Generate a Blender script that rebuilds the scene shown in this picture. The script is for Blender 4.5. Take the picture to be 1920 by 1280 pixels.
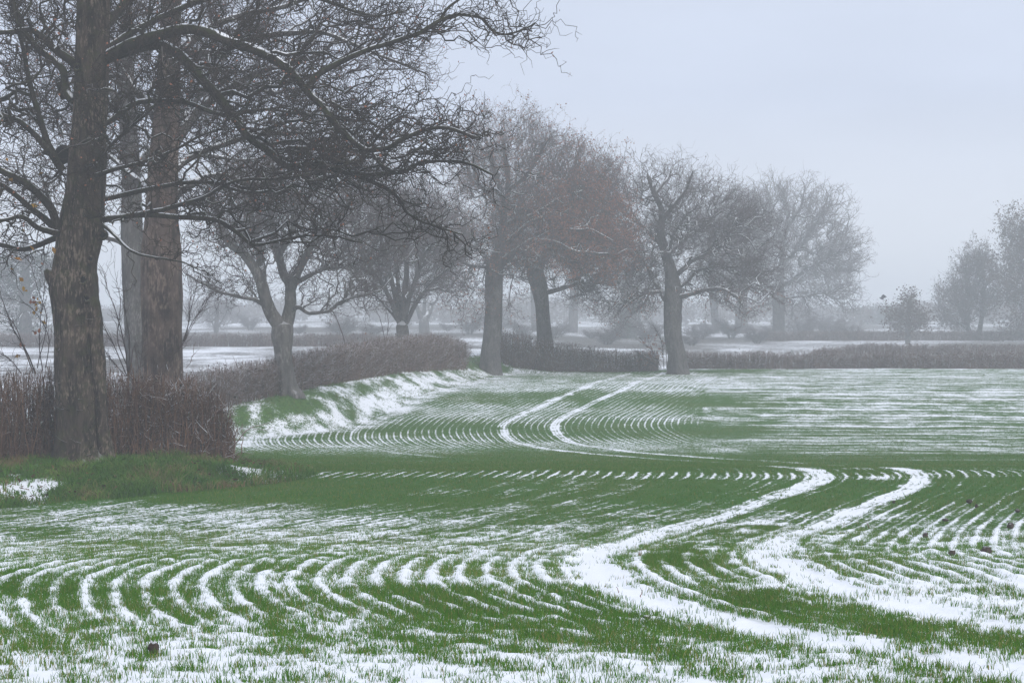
import bpy, math, random
import numpy as np
from mathutils import kdtree

for o in list(bpy.data.objects):
    bpy.data.objects.remove(o)
SC = bpy.context.scene
COL = SC.collection
R = math.radians

# ------------------------------------------------------------------ camera
F = 4000.0            # focal length in pixels of a 1920 px wide frame (75 mm lens)
CAMZ = 4.0            # height of the eye above the datum
cam_d = bpy.data.cameras.new('camera'); cam = bpy.data.objects.new('camera', cam_d); COL.objects.link(cam)
cam.location = (0, 0, CAMZ); cam.rotation_euler = (R(90), 0, 0)
cam_d.sensor_width = 36; cam_d.lens = 36 * F / 1920
cam_d.shift_y = -55 / 1920
cam_d.clip_start = 0.2; cam_d.clip_end = 6000
SC.camera = cam

# ------------------------------------------------------------------ sky and sun
SUN_EL, SUN_AZ = 38, 150
world = bpy.data.worlds.new('World'); SC.world = world; world.use_nodes = True
wn = world.node_tree; wn.nodes.clear()
wo = wn.nodes.new('ShaderNodeOutputWorld'); bg = wn.nodes.new('ShaderNodeBackground')
sky = wn.nodes.new('ShaderNodeTexSky'); sky.sky_type = 'NISHITA'; sky.sun_disc = False
sky.sun_elevation = R(SUN_EL); sky.sun_rotation = R(SUN_AZ); sky.air_density = 1.0; sky.dust_density = 6.0
# an even overcast layer over the clear sky
ov = wn.nodes.new('ShaderNodeMix'); ov.data_type = 'RGBA'
tc = wn.nodes.new('ShaderNodeTexCoord'); sep = wn.nodes.new('ShaderNodeSeparateXYZ')
rp = wn.nodes.new('ShaderNodeValToRGB')
rp.color_ramp.elements[0].position = 0.0; rp.color_ramp.elements[0].color = (8.9, 9.25, 9.9, 1)
rp.color_ramp.elements[1].position = 0.35; rp.color_ramp.elements[1].color = (7.35, 8.0, 9.35, 1)
e_ = rp.color_ramp.elements.new(0.10); e_.color = (6.35, 7.05, 8.75, 1)
wn.links.new(tc.outputs['Generated'], sep.inputs[0]); wn.links.new(sep.outputs['Z'], rp.inputs[0])
cl = wn.nodes.new('ShaderNodeTexNoise'); cl.inputs['Scale'].default_value = 5.0; cl.inputs['Detail'].default_value = 4
mp = wn.nodes.new('ShaderNodeMapping'); mp.inputs['Scale'].default_value = (1, 1, 3.5)
wn.links.new(tc.outputs['Generated'], mp.inputs[0]); wn.links.new(mp.outputs[0], cl.inputs['Vector'])
cm = wn.nodes.new('ShaderNodeMapRange'); wn.links.new(cl.outputs['Fac'], cm.inputs[0])
for i_, v_ in enumerate((0.3, 0.7, 0.95, 1.05)): cm.inputs[i_ + 1].default_value = v_
vm = wn.nodes.new('ShaderNodeVectorMath'); vm.operation = 'SCALE'
wn.links.new(rp.outputs[0], vm.inputs[0]); wn.links.new(cm.outputs[0], vm.inputs['Scale'])
ov.inputs[0].default_value = 0.9
wn.links.new(sky.outputs[0], ov.inputs[6]); wn.links.new(vm.outputs[0], ov.inputs[7])
wn.links.new(ov.outputs[2], bg.inputs['Color']); bg.inputs['Strength'].default_value = 0.109
wn.links.new(bg.outputs[0], wo.inputs['Surface'])
sun_d = bpy.data.lights.new('sun', 'SUN'); sun = bpy.data.objects.new('sun', sun_d); COL.objects.link(sun)
sun_d.energy = 1.5; sun_d.angle = R(25); sun_d.color = (1.0, 0.97, 0.93)
sun.rotation_euler = (R(90 - SUN_EL), 0, R(180 - SUN_AZ)); sun.location = (0, -20, 40)

SC.view_settings.view_transform = 'Standard'; SC.view_settings.look = 'None'
SC.view_settings.exposure = 0.0; SC.view_settings.gamma = 1.0
SC.render.engine = 'CYCLES'
cy = SC.cycles
cy.max_bounces = 8; cy.diffuse_bounces = 3; cy.glossy_bounces = 1; cy.transmission_bounces = 1
cy.volume_bounces = 4; cy.transparent_max_bounces = 4
cy.use_denoising = True
try:
    cy.denoiser = 'OPENIMAGEDENOISE'
except Exception:
    pass
cy.caustics_reflective = False; cy.caustics_refractive = False

# ------------------------------------------------------------------ helpers
def rng(s): return np.random.default_rng(s)

def pchip(xs, ys):
    xs = np.array(xs, float); ys = np.array(ys, float)
    h = np.diff(xs); dl = np.diff(ys) / h
    m = np.zeros_like(xs)
    w1 = 2 * h[1:] + h[:-1]; w2 = h[1:] + 2 * h[:-1]
    ok = dl[1:] * dl[:-1] > 0
    a = np.where(ok, dl[:-1], 1.0); b = np.where(ok, dl[1:], 1.0)
    m[1:-1] = np.where(ok, (w1 + w2) / (w1 / a + w2 / b), 0)
    m[0], m[-1] = dl[0], dl[-1]
    def f(x):
        x = np.clip(np.asarray(x, float), xs[0], xs[-1])
        i = np.clip(np.searchsorted(xs, x, side='right') - 1, 0, len(h) - 1)
        t = (x - xs[i]) / h[i]
        return ((2*t**3 - 3*t**2 + 1) * ys[i] + (t**3 - 2*t**2 + t) * h[i] * m[i]
                + (-2*t**3 + 3*t**2) * ys[i+1] + (t**3 - t**2) * h[i] * m[i+1])
    return f

def sstep(a, b, x):
    t = np.clip((x - a) / (b - a), 0, 1); return t * t * (3 - 2 * t)

def vnoise(x, y, seed=0):
    """smooth value noise, 0..1"""
    xi = np.floor(x).astype(np.int64); yi = np.floor(y).astype(np.int64)
    fx = x - xi; fy = y - yi
    fx = fx * fx * (3 - 2 * fx); fy = fy * fy * (3 - 2 * fy)
    def h(a, b):
        n = (a * 374761393 + b * 668265263 + seed * 1442695041) & 0xFFFFFFFF
        n = ((n ^ (n >> 13)) * 1274126177) & 0xFFFFFFFF
        return ((n ^ (n >> 16)) & 0xFFFF) / 65535.0
    return (h(xi, yi) * (1-fx) + h(xi+1, yi) * fx) * (1-fy) + (h(xi, yi+1) * (1-fx) + h(xi+1, yi+1) * fx) * fy

def fbm(x, y, seed=0, o=3):
    s = 0; a = 0.5; t = 0
    for k in range(o):
        s = s + a * vnoise(x * 2**k, y * 2**k, seed + k * 17); t += a; a *= 0.5
    return s / t

def P(X, Y, d):
    """point at depth d seen at photo pixel X, Y"""
    X = np.asarray(X, float); Y = np.asarray(Y, float); d = np.asarray(d, float)
    return np.stack([(X - 960) * d / F, d + 0 * X, CAMZ - (Y - 585) * d / F], -1)

def make_mesh(name, V, faces4=None, faces3=None, smooth=True, attrs=None, mats=(), colors=None):
    me = bpy.data.meshes.new(name)
    V = np.ascontiguousarray(V, np.float32)
    me.vertices.add(len(V)); me.vertices.foreach_set('co', V.ravel())
    n4 = 0 if faces4 is None else len(faces4); n3 = 0 if faces3 is None else len(faces3)
    loops = []
    if n4: loops.append(np.asarray(faces4, np.int32).ravel())
    if n3: loops.append(np.asarray(faces3, np.int32).ravel())
    loops = np.concatenate(loops)
    me.loops.add(len(loops)); me.loops.foreach_set('vertex_index', loops)
    st = np.concatenate([np.arange(n4) * 4, n4 * 4 + np.arange(n3) * 3]).astype(np.int32)
    me.polygons.add(n4 + n3); me.polygons.foreach_set('loop_start', st)
    me.polygons.foreach_set('use_smooth', np.full(n4 + n3, smooth, bool))
    for k, v in (attrs or {}).items():
        a = me.attributes.new(k, 'FLOAT', 'POINT'); a.data.foreach_set('value', np.ascontiguousarray(v, np.float32))
    for m in mats: me.materials.append(m)
    me.update(calc_edges=True)
    return me

def link(name, data, parent=None, loc=None):
    o = bpy.data.objects.new(name, data); COL.objects.link(o)
    if loc is not None: o.location = loc
    if parent is not None: o.parent = parent
    return o

def tag(o, label=None, cat=None, group=None, kind=None):
    if label: o['label'] = label
    if cat: o['category'] = cat
    if group: o['group'] = group
    if kind: o['kind'] = kind
    return o

def empty(name, loc, label, cat, group=None):
    o = link(name, None, loc=tuple(float(v) for v in loc)); o.empty_display_size = 0.3
    return tag(o, label, cat, group)

def tubes(paths, radii, sides):
    """paths (N,K,3), radii (N,K) -> verts, quads"""
    N, K, _ = paths.shape
    tan = np.empty_like(paths)
    tan[:, 1:-1] = paths[:, 2:] - paths[:, :-2]; tan[:, 0] = paths[:, 1] - paths[:, 0]; tan[:, -1] = paths[:, -1] - paths[:, -2]
    tan /= np.linalg.norm(tan, axis=2, keepdims=True) + 1e-9
    mean = paths[:, -1] - paths[:, 0]; mean /= np.linalg.norm(mean, axis=1, keepdims=True) + 1e-9
    ref = np.cross(mean, np.array([0.31, 0.2, 0.93])); n = np.linalg.norm(ref, axis=1)
    ref[n < 0.15] = np.cross(mean[n < 0.15], np.array([1.0, 0.1, 0.0]))
    u = ref[:, None, :] - tan * np.sum(ref[:, None, :] * tan, 2, keepdims=True)
    u /= np.linalg.norm(u, axis=2, keepdims=True) + 1e-9
    v = np.cross(tan, u)
    a = np.arange(sides) * 2 * np.pi / sides
    V = paths[:, :, None, :] + radii[:, :, None, None] * (np.cos(a)[None, None, :, None] * u[:, :, None, :] + np.sin(a)[None, None, :, None] * v[:, :, None, :])
    idx = np.arange(N * K * sides).reshape(N, K, sides)
    i2 = np.roll(idx, -1, axis=2)
    Q = np.stack([idx[:, :-1], i2[:, :-1], i2[:, 1:], idx[:, 1:]], -1).reshape(-1, 4)
    return V.reshape(-1, 3), Q

class Acc:
    def __init__(s): s.V = []; s.Q = []; s.T = []; s.A = {}; s.n = 0
    def add(s, V, Q=None, T=None, **at):
        s.V.append(V)
        if Q is not None and len(Q): s.Q.append(np.asarray(Q) + s.n)
        if T is not None and len(T): s.T.append(np.asarray(T) + s.n)
        for k, v in at.items(): s.A.setdefault(k, []).append(np.broadcast_to(v, (len(V),)))
        s.n += len(V)
    def mesh(s, name, mats, smooth=True, origin=None):
        V = np.concatenate(s.V)
        if origin is not None: V = V - np.asarray(origin)
        return make_mesh(name, V, np.concatenate(s.Q) if s.Q else None, np.concatenate(s.T) if s.T else None, smooth,
                         {k: np.concatenate(v) for k, v in s.A.items()}, mats)

# ------------------------------------------------------------------ materials
class NT:
    def __init__(s, name):
        s.m = bpy.data.materials.new(name); s.m.use_nodes = True; s.t = s.m.node_tree; s.t.nodes.clear()
        s.out = s.t.nodes.new('ShaderNodeOutputMaterial'); s.b = s.t.nodes.new('ShaderNodeBsdfPrincipled')
        s.t.links.new(s.b.outputs[0], s.out.inputs['Surface'])
        s.b.inputs['Specular IOR Level'].default_value = 0.2
    def n(s, ty, **kw):
        x = s.t.nodes.new(ty)
        for k, v in kw.items(): setattr(x, k, v)
        return x
    def l(s, a, b): s.t.links.new(a, b)
    def val(s, sock, v):
        if hasattr(v, 'links') or isinstance(v, bpy.types.NodeSocket): s.l(v, sock)
        else: sock.default_value = v
    def math(s, op, a, b=0.0, c=None, clamp=False):
        x = s.n('ShaderNodeMath', operation=op, use_clamp=clamp); s.val(x.inputs[0], a); s.val(x.inputs[1], b)
        if c is not None: s.val(x.inputs[2], c)
        return x.outputs[0]
    def attr(s, name): return s.n('ShaderNodeAttribute', attribute_name=name).outputs['Fac']
    def noise(s, scale, detail=3, rough=0.55, vec=None, dist=0.0):
        x = s.n('ShaderNodeTexNoise'); x.inputs['Scale'].default_value = scale; x.inputs['Detail'].default_value = detail
        x.inputs['Roughness'].default_value = rough; x.inputs['Distortion'].default_value = dist
        if vec is None:
            if not hasattr(s, 'oc'): s.oc = s.n('ShaderNodeTexCoord').outputs['Object']
            vec = s.oc
        s.l(vec, x.inputs['Vector']); return x.outputs['Fac']
    def stretch(s, sc):
        if not hasattr(s, 'oc'): s.oc = s.n('ShaderNodeTexCoord').outputs['Object']
        x = s.n('ShaderNodeMapping'); x.inputs['Scale'].default_value = sc; s.l(s.oc, x.inputs['Vector']); return x.outputs[0]
    def ramp(s, v, lo, hi, a=0.0, b=1.0):
        x = s.n('ShaderNodeMapRange', interpolation_type='SMOOTHSTEP'); s.l(v, x.inputs[0])
        for i, q in enumerate((lo, hi, a, b)): x.inputs[i+1].default_value = q
        return x.outputs[0]
    def mix(s, f, a, b):
        x = s.n('ShaderNodeMix', data_type='RGBA'); s.val(x.inputs[0], f)
        for i, q in ((6, a), (7, b)):
            if isinstance(q, tuple): x.inputs[i].default_value = (*q, 1)
            else: s.l(q, x.inputs[i])
        return x.outputs[2]
    def done(s, col, rough=0.8, bump=None, bstr=0.5, bdist=0.02):
        if isinstance(col, tuple): s.b.inputs['Base Color'].default_value = (*col, 1)
        else: s.l(col, s.b.inputs['Base Color'])
        s.val(s.b.inputs['Roughness'], rough)
        if bump is not None:
            x = s.n('ShaderNodeBump'); x.inputs['Strength'].default_value = bstr; x.inputs['Distance'].default_value = bdist
            s.l(bump, x.inputs['Height']); s.l(x.outputs[0], s.b.inputs['Normal'])
        return s.m

SNOW = (0.86, 0.88, 0.92)
GREEN = (0.030, 0.110, 0.022)

def mat_ground():
    s = NT('snowy_ground')
    u = s.attr('row'); cov = s.attr('cover'); amp = s.attr('amp'); gr = s.attr('grass')
    w = s.math('MULTIPLY', u, 2 * math.pi / 0.25)
    nw = s.noise(3.0, 2)
    w = s.math('ADD', w, s.math('MULTIPLY', s.math('SUBTRACT', nw, 0.5), 2.2))
    st = s.math('ADD', s.math('MULTIPLY', s.math('COSINE', w), 0.42), s.math('MULTIPLY', s.math('COSINE', s.math('MULTIPLY', w, 2.0)), 0.50))
    n1 = s.noise(2.6, 4, 0.6); n2 = s.noise(17, 3, 0.6); n3 = s.noise(0.55, 2)
    v = s.math('MULTIPLY', st, amp)
    v = s.math('ADD', v, s.math('MULTIPLY', s.math('SUBTRACT', n1, 0.5), 1.6))
    v = s.math('ADD', v, s.math('MULTIPLY', s.math('SUBTRACT', n2, 0.5), 3.0))
    v = s.math('ADD', v, s.math('MULTIPLY', s.math('SUBTRACT', n3, 0.5), 1.0))
    v = s.math('ADD', v, s.math('MULTIPLY', s.math('SUBTRACT', cov, 0.5), 2.6))
    f = s.ramp(v, -0.35, 0.40)
    n4 = s.noise(9, 3)
    crop = s.mix(n4, (0.022, 0.092, 0.006), (0.046, 0.135, 0.010))
    verge = s.mix(s.ramp(n4, 0.3, 0.7), (0.026, 0.080, 0.008), (0.070, 0.150, 0.018))
    crop = s.mix(s.ramp(s.noise(0.35, 3), 0.35, 0.75), crop, (0.055, 0.115, 0.012))
    gcol = s.mix(gr, crop, verge)
    gcol = s.mix(s.ramp(gr, 1.2, 1.8), gcol, s.mix(n4, (0.05, 0.042, 0.036), (0.11, 0.10, 0.085)))
    col = s.mix(f, gcol, SNOW)
    hb = s.math('ADD', s.math('MULTIPLY', f, 0.7), s.math('MULTIPLY', n2, 0.8))
    s.b.inputs['Specular IOR Level'].default_value = 0.06
    return s.done(col, 0.85, hb, 0.55, 0.03)

def mat_attr(name, c0, c1, rough=0.7, trans=0.0, tipcol=None):
    s = NT(name); t = s.attr('tint'); n = s.noise(0.6, 2)
    f = s.math('ADD', s.math('MULTIPLY', t, 0.7), s.math('MULTIPLY', n, 0.3))
    if trans:
        s.b.inputs['Subsurface Weight'].default_value = 0.0
    col = s.mix(f, c0, c1)
    if tipcol: col = s.mix(s.ramp(s.math('ADD', t, s.math('MULTIPLY', s.noise(0.25, 2), 0.5)), 0.82, 1.2), col, tipcol)
    s.b.inputs['Specular IOR Level'].default_value = 0.06
    return s.done(col, rough)

def mat_bark(name, dark, mid, light, snow=0.8, moss=0.0, fine=1.0, bump=0.8, bd=0.03, tinted=0.0, slo=0.62):
    s = NT(name)
    vs = s.stretch((1, 1, 0.28))
    a = s.noise(3.2 * fine, 5, 0.65, vs, 0.4); b = s.noise(14 * fine, 4, 0.65, vs); c = s.noise(1.3, 3, 0.6)
    col = s.mix(s.ramp(a, 0.35, 0.62), dark, mid)
    col = s.mix(s.ramp(s.math('MULTIPLY', b, s.math('ADD', c, 0.35)), 0.42, 0.60), col, light)
    if tinted:
        col = s.mix(s.math('MULTIPLY', s.attr('tint'), tinted), col, light)
    if moss:
        geo = s.n('ShaderNodeNewGeometry'); sp = s.n('ShaderNodeSeparateXYZ'); s.l(geo.outputs['Normal'], sp.inputs[0])
        mm = s.math('MULTIPLY', s.ramp(s.math('ADD', s.math('MULTIPLY', sp.outputs['Z'], 0.35), s.noise(5, 3)), 0.45, 0.75), moss)
        col = s.mix(mm, col, (0.035, 0.042, 0.012))
    if snow:
        geo2 = s.n('ShaderNodeNewGeometry'); sp2 = s.n('ShaderNodeSeparateXYZ'); s.l(geo2.outputs['Normal'], sp2.inputs[0])
        sn = s.math('ADD', sp2.outputs['Z'], s.math('MULTIPLY', s.math('SUBTRACT', s.noise(2.2, 3), 0.5), 1.3))
        sn = s.math('MULTIPLY', s.ramp(sn, slo, slo + 0.23), s.math('MULTIPLY', s.attr('snowy'), snow), clamp=True)
        col = s.mix(sn, col, SNOW)
    h = s.math('ADD', s.math('MULTIPLY', a, 0.6), s.math('MULTIPLY', b, 0.5))
    return s.done(col, 0.85, h, bump, bd)

def mat_flat(name, c0, c1, scale=4.0, rough=0.8):
    s = NT(name); return s.done(s.mix(s.noise(scale, 4), c0, c1), rough)
# ------------------------------------------------------------------ the ground
Z0 = pchip([3, 6, 11.5, 16, 19, 23, 28, 32, 35, 37.5, 40, 43, 47, 52, 58, 65, 72, 78, 82, 86, 90, 95, 100, 108, 117, 124, 133, 160, 220, 400, 600, 1000, 1700],
           [-1.6, -1.75, -2.0, -2.26, -2.36, -2.62, -2.93, -3.1, -3.17, -3.14, -3.08, -3.17, -3.4, -3.68, -3.98, -4.22, -4.35, -4.33, -4.2, -3.95, -3.66, -3.5, -3.42, -3.40, -3.40, -3.32, -3.62, -3.45, -3.05, -2.5, -1.6, -0.5, 1.5])
ZL = pchip([3, 30, 40, 48, 60, 70, 74, 77, 80, 90, 100, 115, 150, 170, 220, 400, 600, 1000, 1700],
           [-1.6, -3.0, -2.93, -3.2, -3.95, -4.22, -3.85, -3.32, -3.05, -2.85, -2.65, -2.5, -2.62, -2.7, -2.6, -2.2, -1.4, -0.4, 1.5])
EDGE = pchip([3, 20, 31, 35, 37.5, 39, 40, 42, 45, 50, 58, 66, 72, 75, 78, 84, 90, 98, 108, 114, 118, 121, 123, 125, 128],
             [-18, -13, -9.6, -8.0, -5.6, -4.3, -4.0, -4.4, -5.2, -6.4, -8.0, -9.2, -9.5, -8.7, -6.7, -5.4, -4.5, -3.1, -1.8, -0.9, 0, 4, 10, 30, 70])
TRAM = pchip([3, 6, 9, 11.5, 13, 15, 17, 19, 21, 24, 28, 32, 36, 38.5, 40.5, 44, 48, 55, 61, 68, 74, 79, 83, 87, 93, 105, 117, 126],
             [8, 6, 4.2, 3.05, 2.45, 1.72, 1.1, 0.78, 0.75, 1.0, 1.85, 2.9, 4.3, 5.35, 5.85, 6.05, 5.8, 4.85, 3.0, 0.8, -0.1, -0.3, 0.02, 1.1, 2.55, 4.4, 6.3, 7.6])
COVER = pchip([3, 10, 12, 14, 16, 17.5, 19, 21, 22.5, 24, 27, 30, 33, 35, 36.0, 39.1, 40, 41.2, 42.0, 50, 58, 63, 67, 71, 75, 78, 80, 83, 87, 89, 92, 95, 100, 106, 112, 118, 121, 125, 135],
              [.64, .64, .60, .54, .49, .47, .45, .47, .44, .48, .50, .46, .40, .30, .10, .10, .32, .30, .13, .14, .18, .26, .42, .46, .36, .20, .24, .41, .38, .24, .32, .50, .54, .52, .46, .40, .18, .3, .8])
AMP = pchip([3, 13, 15, 16.5, 20.5, 22, 24, 34, 37, 39.2, 39.8, 41.3, 42, 46, 58, 64, 68, 80, 88, 110, 118],
            [.04, .06, .25, .72, .72, .45, .22, .22, .12, .12, .9, .9, .4, .4, .5, .75, .85, .75, .65, .65, .4])
def ground_z(x, d):
    x = np.asarray(x, float); d = np.asarray(d, float)
    e = EDGE(d)
    left = sstep(0.3, -2.0, x - e) * np.where(d < 128, 1, 0)
    far = sstep(118, 150, d)
    lf = np.where(d < 122, left, np.maximum(sstep(10, -4, x), 0) * (d >= 122))
    lf = np.where((d >= 118) & (d < 132), np.maximum(np.where(d < 122, left, 0) * sstep(4, -2, x), sstep(3, -5, x)), lf)
    z = Z0(d) * (1 - lf) + ZL(d) * lf
    # bank round the foot of the near tree
    z = z + 0.08 * np.exp(-((x + 7.6) / 2.6)**2 - ((d - 39.6) / 1.8)**2)
    z = z + 0.10 * (fbm(x * 0.35, d * 0.25, 5) - 0.5) * sstep(8, 20, d)
    return z + CAMZ

def field_attrs(x, d):
    u = x - TRAM(d)
    e = EDGE(d) - 0.9 * sstep(73, 78, d) * sstep(117, 112, d)
    edge_n = (fbm(x * 0.5, d * 0.35, 31) - 0.5) * 0.9
    inside = sstep(-0.25, 0.25, x - e + edge_n * 0.6) * (d < 123.5)
    big = fbm(x * 0.28 + 3, d * 0.16, 77, 3) - 0.5
    mid = fbm(x * 0.9, d * 0.45, 12, 2) - 0.5
    cov = COVER(d) + 0.34 * big * sstep(9, 18, d) + 0.2 * mid
    gap = vnoise(np.round(u / 0.125) * 7.3 + 0.5, d * 0.7, 91) - 0.5
    cov = cov + 0.34 * gap * sstep(50, 35, d) + 0.16 * gap * sstep(60, 70, d)
    amp = AMP(d) * (1 + 0.5 * mid)
    amp = np.where((x > 4.2) & (d > 19) & (d < 47), np.maximum(amp, 0.5), amp)
    cov = np.where(d > 68, cov + (0.60 + 0.8 * (fbm(x * 2.6, d * 1.2, 55, 4) - 0.5) - cov) * sstep(2.0, 0.2, x - EDGE(d)), cov)
    amp = np.where(d > 68, amp * sstep(-0.3, 2.2, x - EDGE(d)), amp)
    amp = amp * (1 - 0.75 * sstep(0.5, 1.0, u) * sstep(19.6, 18.2, d))
    # drilled across: headland region on the right, beyond the dip
    hx = (0.090 + 0.006 * sstep(80, 110, d) + 0.028 * sstep(74, 58, d)) * d + 0.5 * (fbm(d * 0.3, d * 0 + 2, 47) - 0.5)
    head = (x > hx) & (d > 56)
    row = np.where(head, d * 0.12 + 0.01 * x, u)
    cov = np.where(head & (d > 62), COVER(d) * (1 - sstep(0, 5, x - hx)) + 0.45 * sstep(0, 5, x - hx) + 0.26 * (fbm(x * 0.12, d * 0.9, 41) - 0.5) + 0.3 * (fbm(x * 1.1, d * 0.7, 43) - 0.5) + 0.05 * sstep(70, 100, d), cov)
    amp = np.where(head, 0.42 * sstep(0, 2.5, x - hx), amp * np.where(d > 56, 0.35 + 0.65 * sstep(0, 1.6, hx - x), 1))
    # near left: a green hollow; near right: snow-heavy
    cov = cov - 0.24 * sstep(-3.2, -1.6, u) * sstep(-0.35, -0.6, u) * sstep(12.5, 14, d) * sstep(19, 16.5, d)
    cov = cov - 0.33 * np.exp(-((x + 4.6) / 1.5)**2 - ((d - 18.3) / 1.3)**2)
    cov = cov + 0.20 * sstep(1.4, 2.2, u) * sstep(20, 17.0, d)
    cov = cov - 0.0 * sstep(2.9, 3.4, u) * sstep(13.8, 12.6, d)
    # between the two wheelings
    btw = sstep(0.45, 0.7, u) * sstep(1.5, 1.25, u)
    cov = cov - btw * (0.06 + 1.1 * (fbm(x * 1.6, d * 0.8, 88, 2) - 0.5) + 0.16 * np.exp(-((d - 16.5) / 2.6)**2) + 0.2 * np.exp(-((d - 22) / 1.4)**2) + 0.30 * np.exp(-((d - 36.5) / 2.0)**2) + 0.15 * np.exp(-((d - 30) / 1.3)**2)) * sstep(10, 13, d) * sstep(60, 45, d)
    wob = 0.06 * (fbm(x * 0 + 7, d * 0.8, 9) - 0.5)
    wid = 0.42 - 0.06 * sstep(20, 60, d)
    rw = wob + 0.22 * (fbm(x * 2.1, d * 1.3, 62, 2) - 0.5)
    tr = np.maximum(sstep(wid, wid - 0.28, np.abs(u + rw)), sstep(wid, wid - 0.28, np.abs(u - 1.9 + rw)))
    rag = (fbm(x * 3.3, d * 2.2, 61, 3) - 0.5)
    tr = tr * np.clip(0.93 + 1.1 * rag, 0.3, 1.05)
    tr = np.maximum(tr, 0.6 * sstep(0.22, 0.1, np.abs(u + 5.45)) * sstep(50, 60, d))
    fade = 1 - 0.55 * np.exp(-((d - 53) / 7.0)**2)
    tram = np.where(head, 0, tr) * fade * (d < 119)
    tcov = 1.0 - 0.22 * sstep(20, 26, d) * sstep(46, 40, d) - 0.22 * sstep(60, 70, d)
    cov = np.maximum(cov, tram * (tcov + 0.5 * mid))
    amp = np.where(tram > 0.3, np.maximum(amp, 0.45), amp)
    # outside the crop
    vc = 0.46 + 0.9 * (fbm(x * 2.6, d * 1.2, 55, 4) - 0.5)
    vc = np.where((d > 34.5) & (d < 45), 0.26 + 1.1 * (fbm(x * 1.6, d * 1.2, 56, 4) - 0.5), vc)
    lush = np.exp(-((x + 6.9) / 1.6)**2 - ((d - 39) / 2.4)**2)
    vc = vc - 0.4 * lush + 0.52 * np.exp(-((x + 8.6) / 0.9)**4 - ((d - 36.3) / 1.5)**4) + 0.46 * np.exp(-((x + 4.75) / 0.95)**4 - ((d - 40.6) / 1.7)**4)
    vc = np.where((d > 124) | ((d > 60) & (x < e - 3.4)), 0.52 + 0.6 * (fbm(x * 0.3, d * 0.1, 57) - 0.5), vc)
    vc = vc - 0.55 * np.exp(-((x + 8.0) / 1.0)**2 - ((d - 78.3) / 1.5)**2) - 0.5 * np.exp(-((x + 0.4) / 2.5)**2 - ((d - 115.5) / 3.0)**2)
    vc = np.where(d > 190, 0.44 + 0.8 * (fbm(x * 0.08, d * 0.025, 58) - 0.5), vc)
    cov = cov * inside + vc * (1 - inside)
    amp = amp * inside
    gr = (1 - inside) * (1 + ((d > 126) | ((d > 86) & (x < e - 5))))
    return row, cov, amp, gr, inside, tram, u

dd = [3.0]
while dd[-1] < 132: dd.append(dd[-1] + max(0.045, dd[-1] * 0.0034))
while dd[-1] < 1650: dd.append(dd[-1] * 1.025)
dd = np.array(dd); aa = np.linspace(-0.46, 0.46, 640)
GD, GA = np.meshgrid(dd, aa, indexing='ij')
GX = GA * GD
row, cov, amp, gra, ins, tram, uu = field_attrs(GX, GD)
GZ = ground_z(GX, GD)
near = sstep(60, 25, GD)
relief = 0.024 * amp * np.cos(2 * np.pi * row / 0.25) * ins * (1 - 0.8 * tram) * near + 0.05 * (fbm(GX * 3.1, GD * 3.1, 3) - 0.5) * ins * near * (1 - 0.6 * tram) - 0.035 * tram * near
relief += ((0.22 - 0.16 * sstep(46, 60, GD)) * (fbm(GX * 1.3, GD * 1.3, 4) - 0.5)) * (1 - ins) * (GD < 130)
V = np.stack([GX, GD, GZ + relief], -1).reshape(-1, 3)
nd, na = GD.shape
ii = np.arange(nd * na).reshape(nd, na)
Q = np.stack([ii[:-1, :-1], ii[:-1, 1:], ii[1:, 1:], ii[1:, :-1]], -1).reshape(-1, 4)
g = link('ground', make_mesh('ground', V, Q, None, True, {'row': row.ravel(), 'cover': (cov + 0.40 * sstep(33, 20, GD) * ins + 0.06 * ins * sstep(33, 37, GD) * sstep(60, 50, GD)).ravel(), 'amp': amp.ravel(), 'grass': gra.ravel()}, [mat_ground()]))
tag(g, 'rolling wheat field and fields beyond under thin snow', kind='structure')

# ------------------------------------------------------------------ wheat blades (stuff)
M_WHEAT = mat_attr('wheat_blade', (0.027, 0.112, 0.006), (0.088, 0.215, 0.015), 0.7, 0, (0.22, 0.19, 0.06))
M_GRASS = mat_attr('verge_grass', (0.026, 0.095, 0.008), (0.12, 0.235, 0.030), 0.6, 0, (0.20, 0.15, 0.07))

def blades(x, d, h, w, seed, nb, lean=0.5, segs=2, zoff=None):
    r = rng(seed); n = len(x)
    x = np.repeat(x, nb); d = np.repeat(d, nb); h = np.repeat(h, nb) * r.uniform(0.55, 1.15, n * nb); w = np.repeat(w, nb)
    az = r.uniform(0, 2 * np.pi, n * nb); ln = h * r.uniform(0.1, 1.0, n * nb) * lean
    bx = x + r.normal(0, 0.012, n * nb); bd = d + r.normal(0, 0.012, n * nb)
    bz = np.repeat(ground_z(x[::nb], d[::nb]) + (0 if zoff is None else zoff), nb) - 0.01
    fa = r.uniform(0, 2 * np.pi, n * nb)
    sx, sy = np.cos(fa) * w / 2, np.sin(fa) * w / 2
    base = np.stack([bx, bd, bz], -1); off = np.stack([sx, sy, 0 * sx], -1)
    mid = base + np.stack([np.cos(az) * ln * 0.35, np.sin(az) * ln * 0.35, h * 0.6], -1)
    tip = base + np.stack([np.cos(az) * ln, np.sin(az) * ln, h * r.uniform(0.75, 1.0, n * nb)], -1)
    tint = np.clip(r.normal(0.5, 0.25, n * nb), 0, 1)
    if segs == 2:
        V = np.stack([base - off, base + off, mid - off * 0.8, mid + off * 0.8, tip], 1)
        k = np.arange(len(V)) * 5
        T = np.concatenate([np.stack([k, k+1, k+3], 1), np.stack([k, k+3, k+2], 1), np.stack([k+2, k+3, k+4], 1)])
        return V.reshape(-1, 3), T, np.repeat(tint, 5)
    V = np.stack([base - off, base + off, tip], 1); k = np.arange(len(V)) * 3
    return V.reshape(-1, 3), np.stack([k, k+1, k+2], 1), np.repeat(tint, 3)

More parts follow.
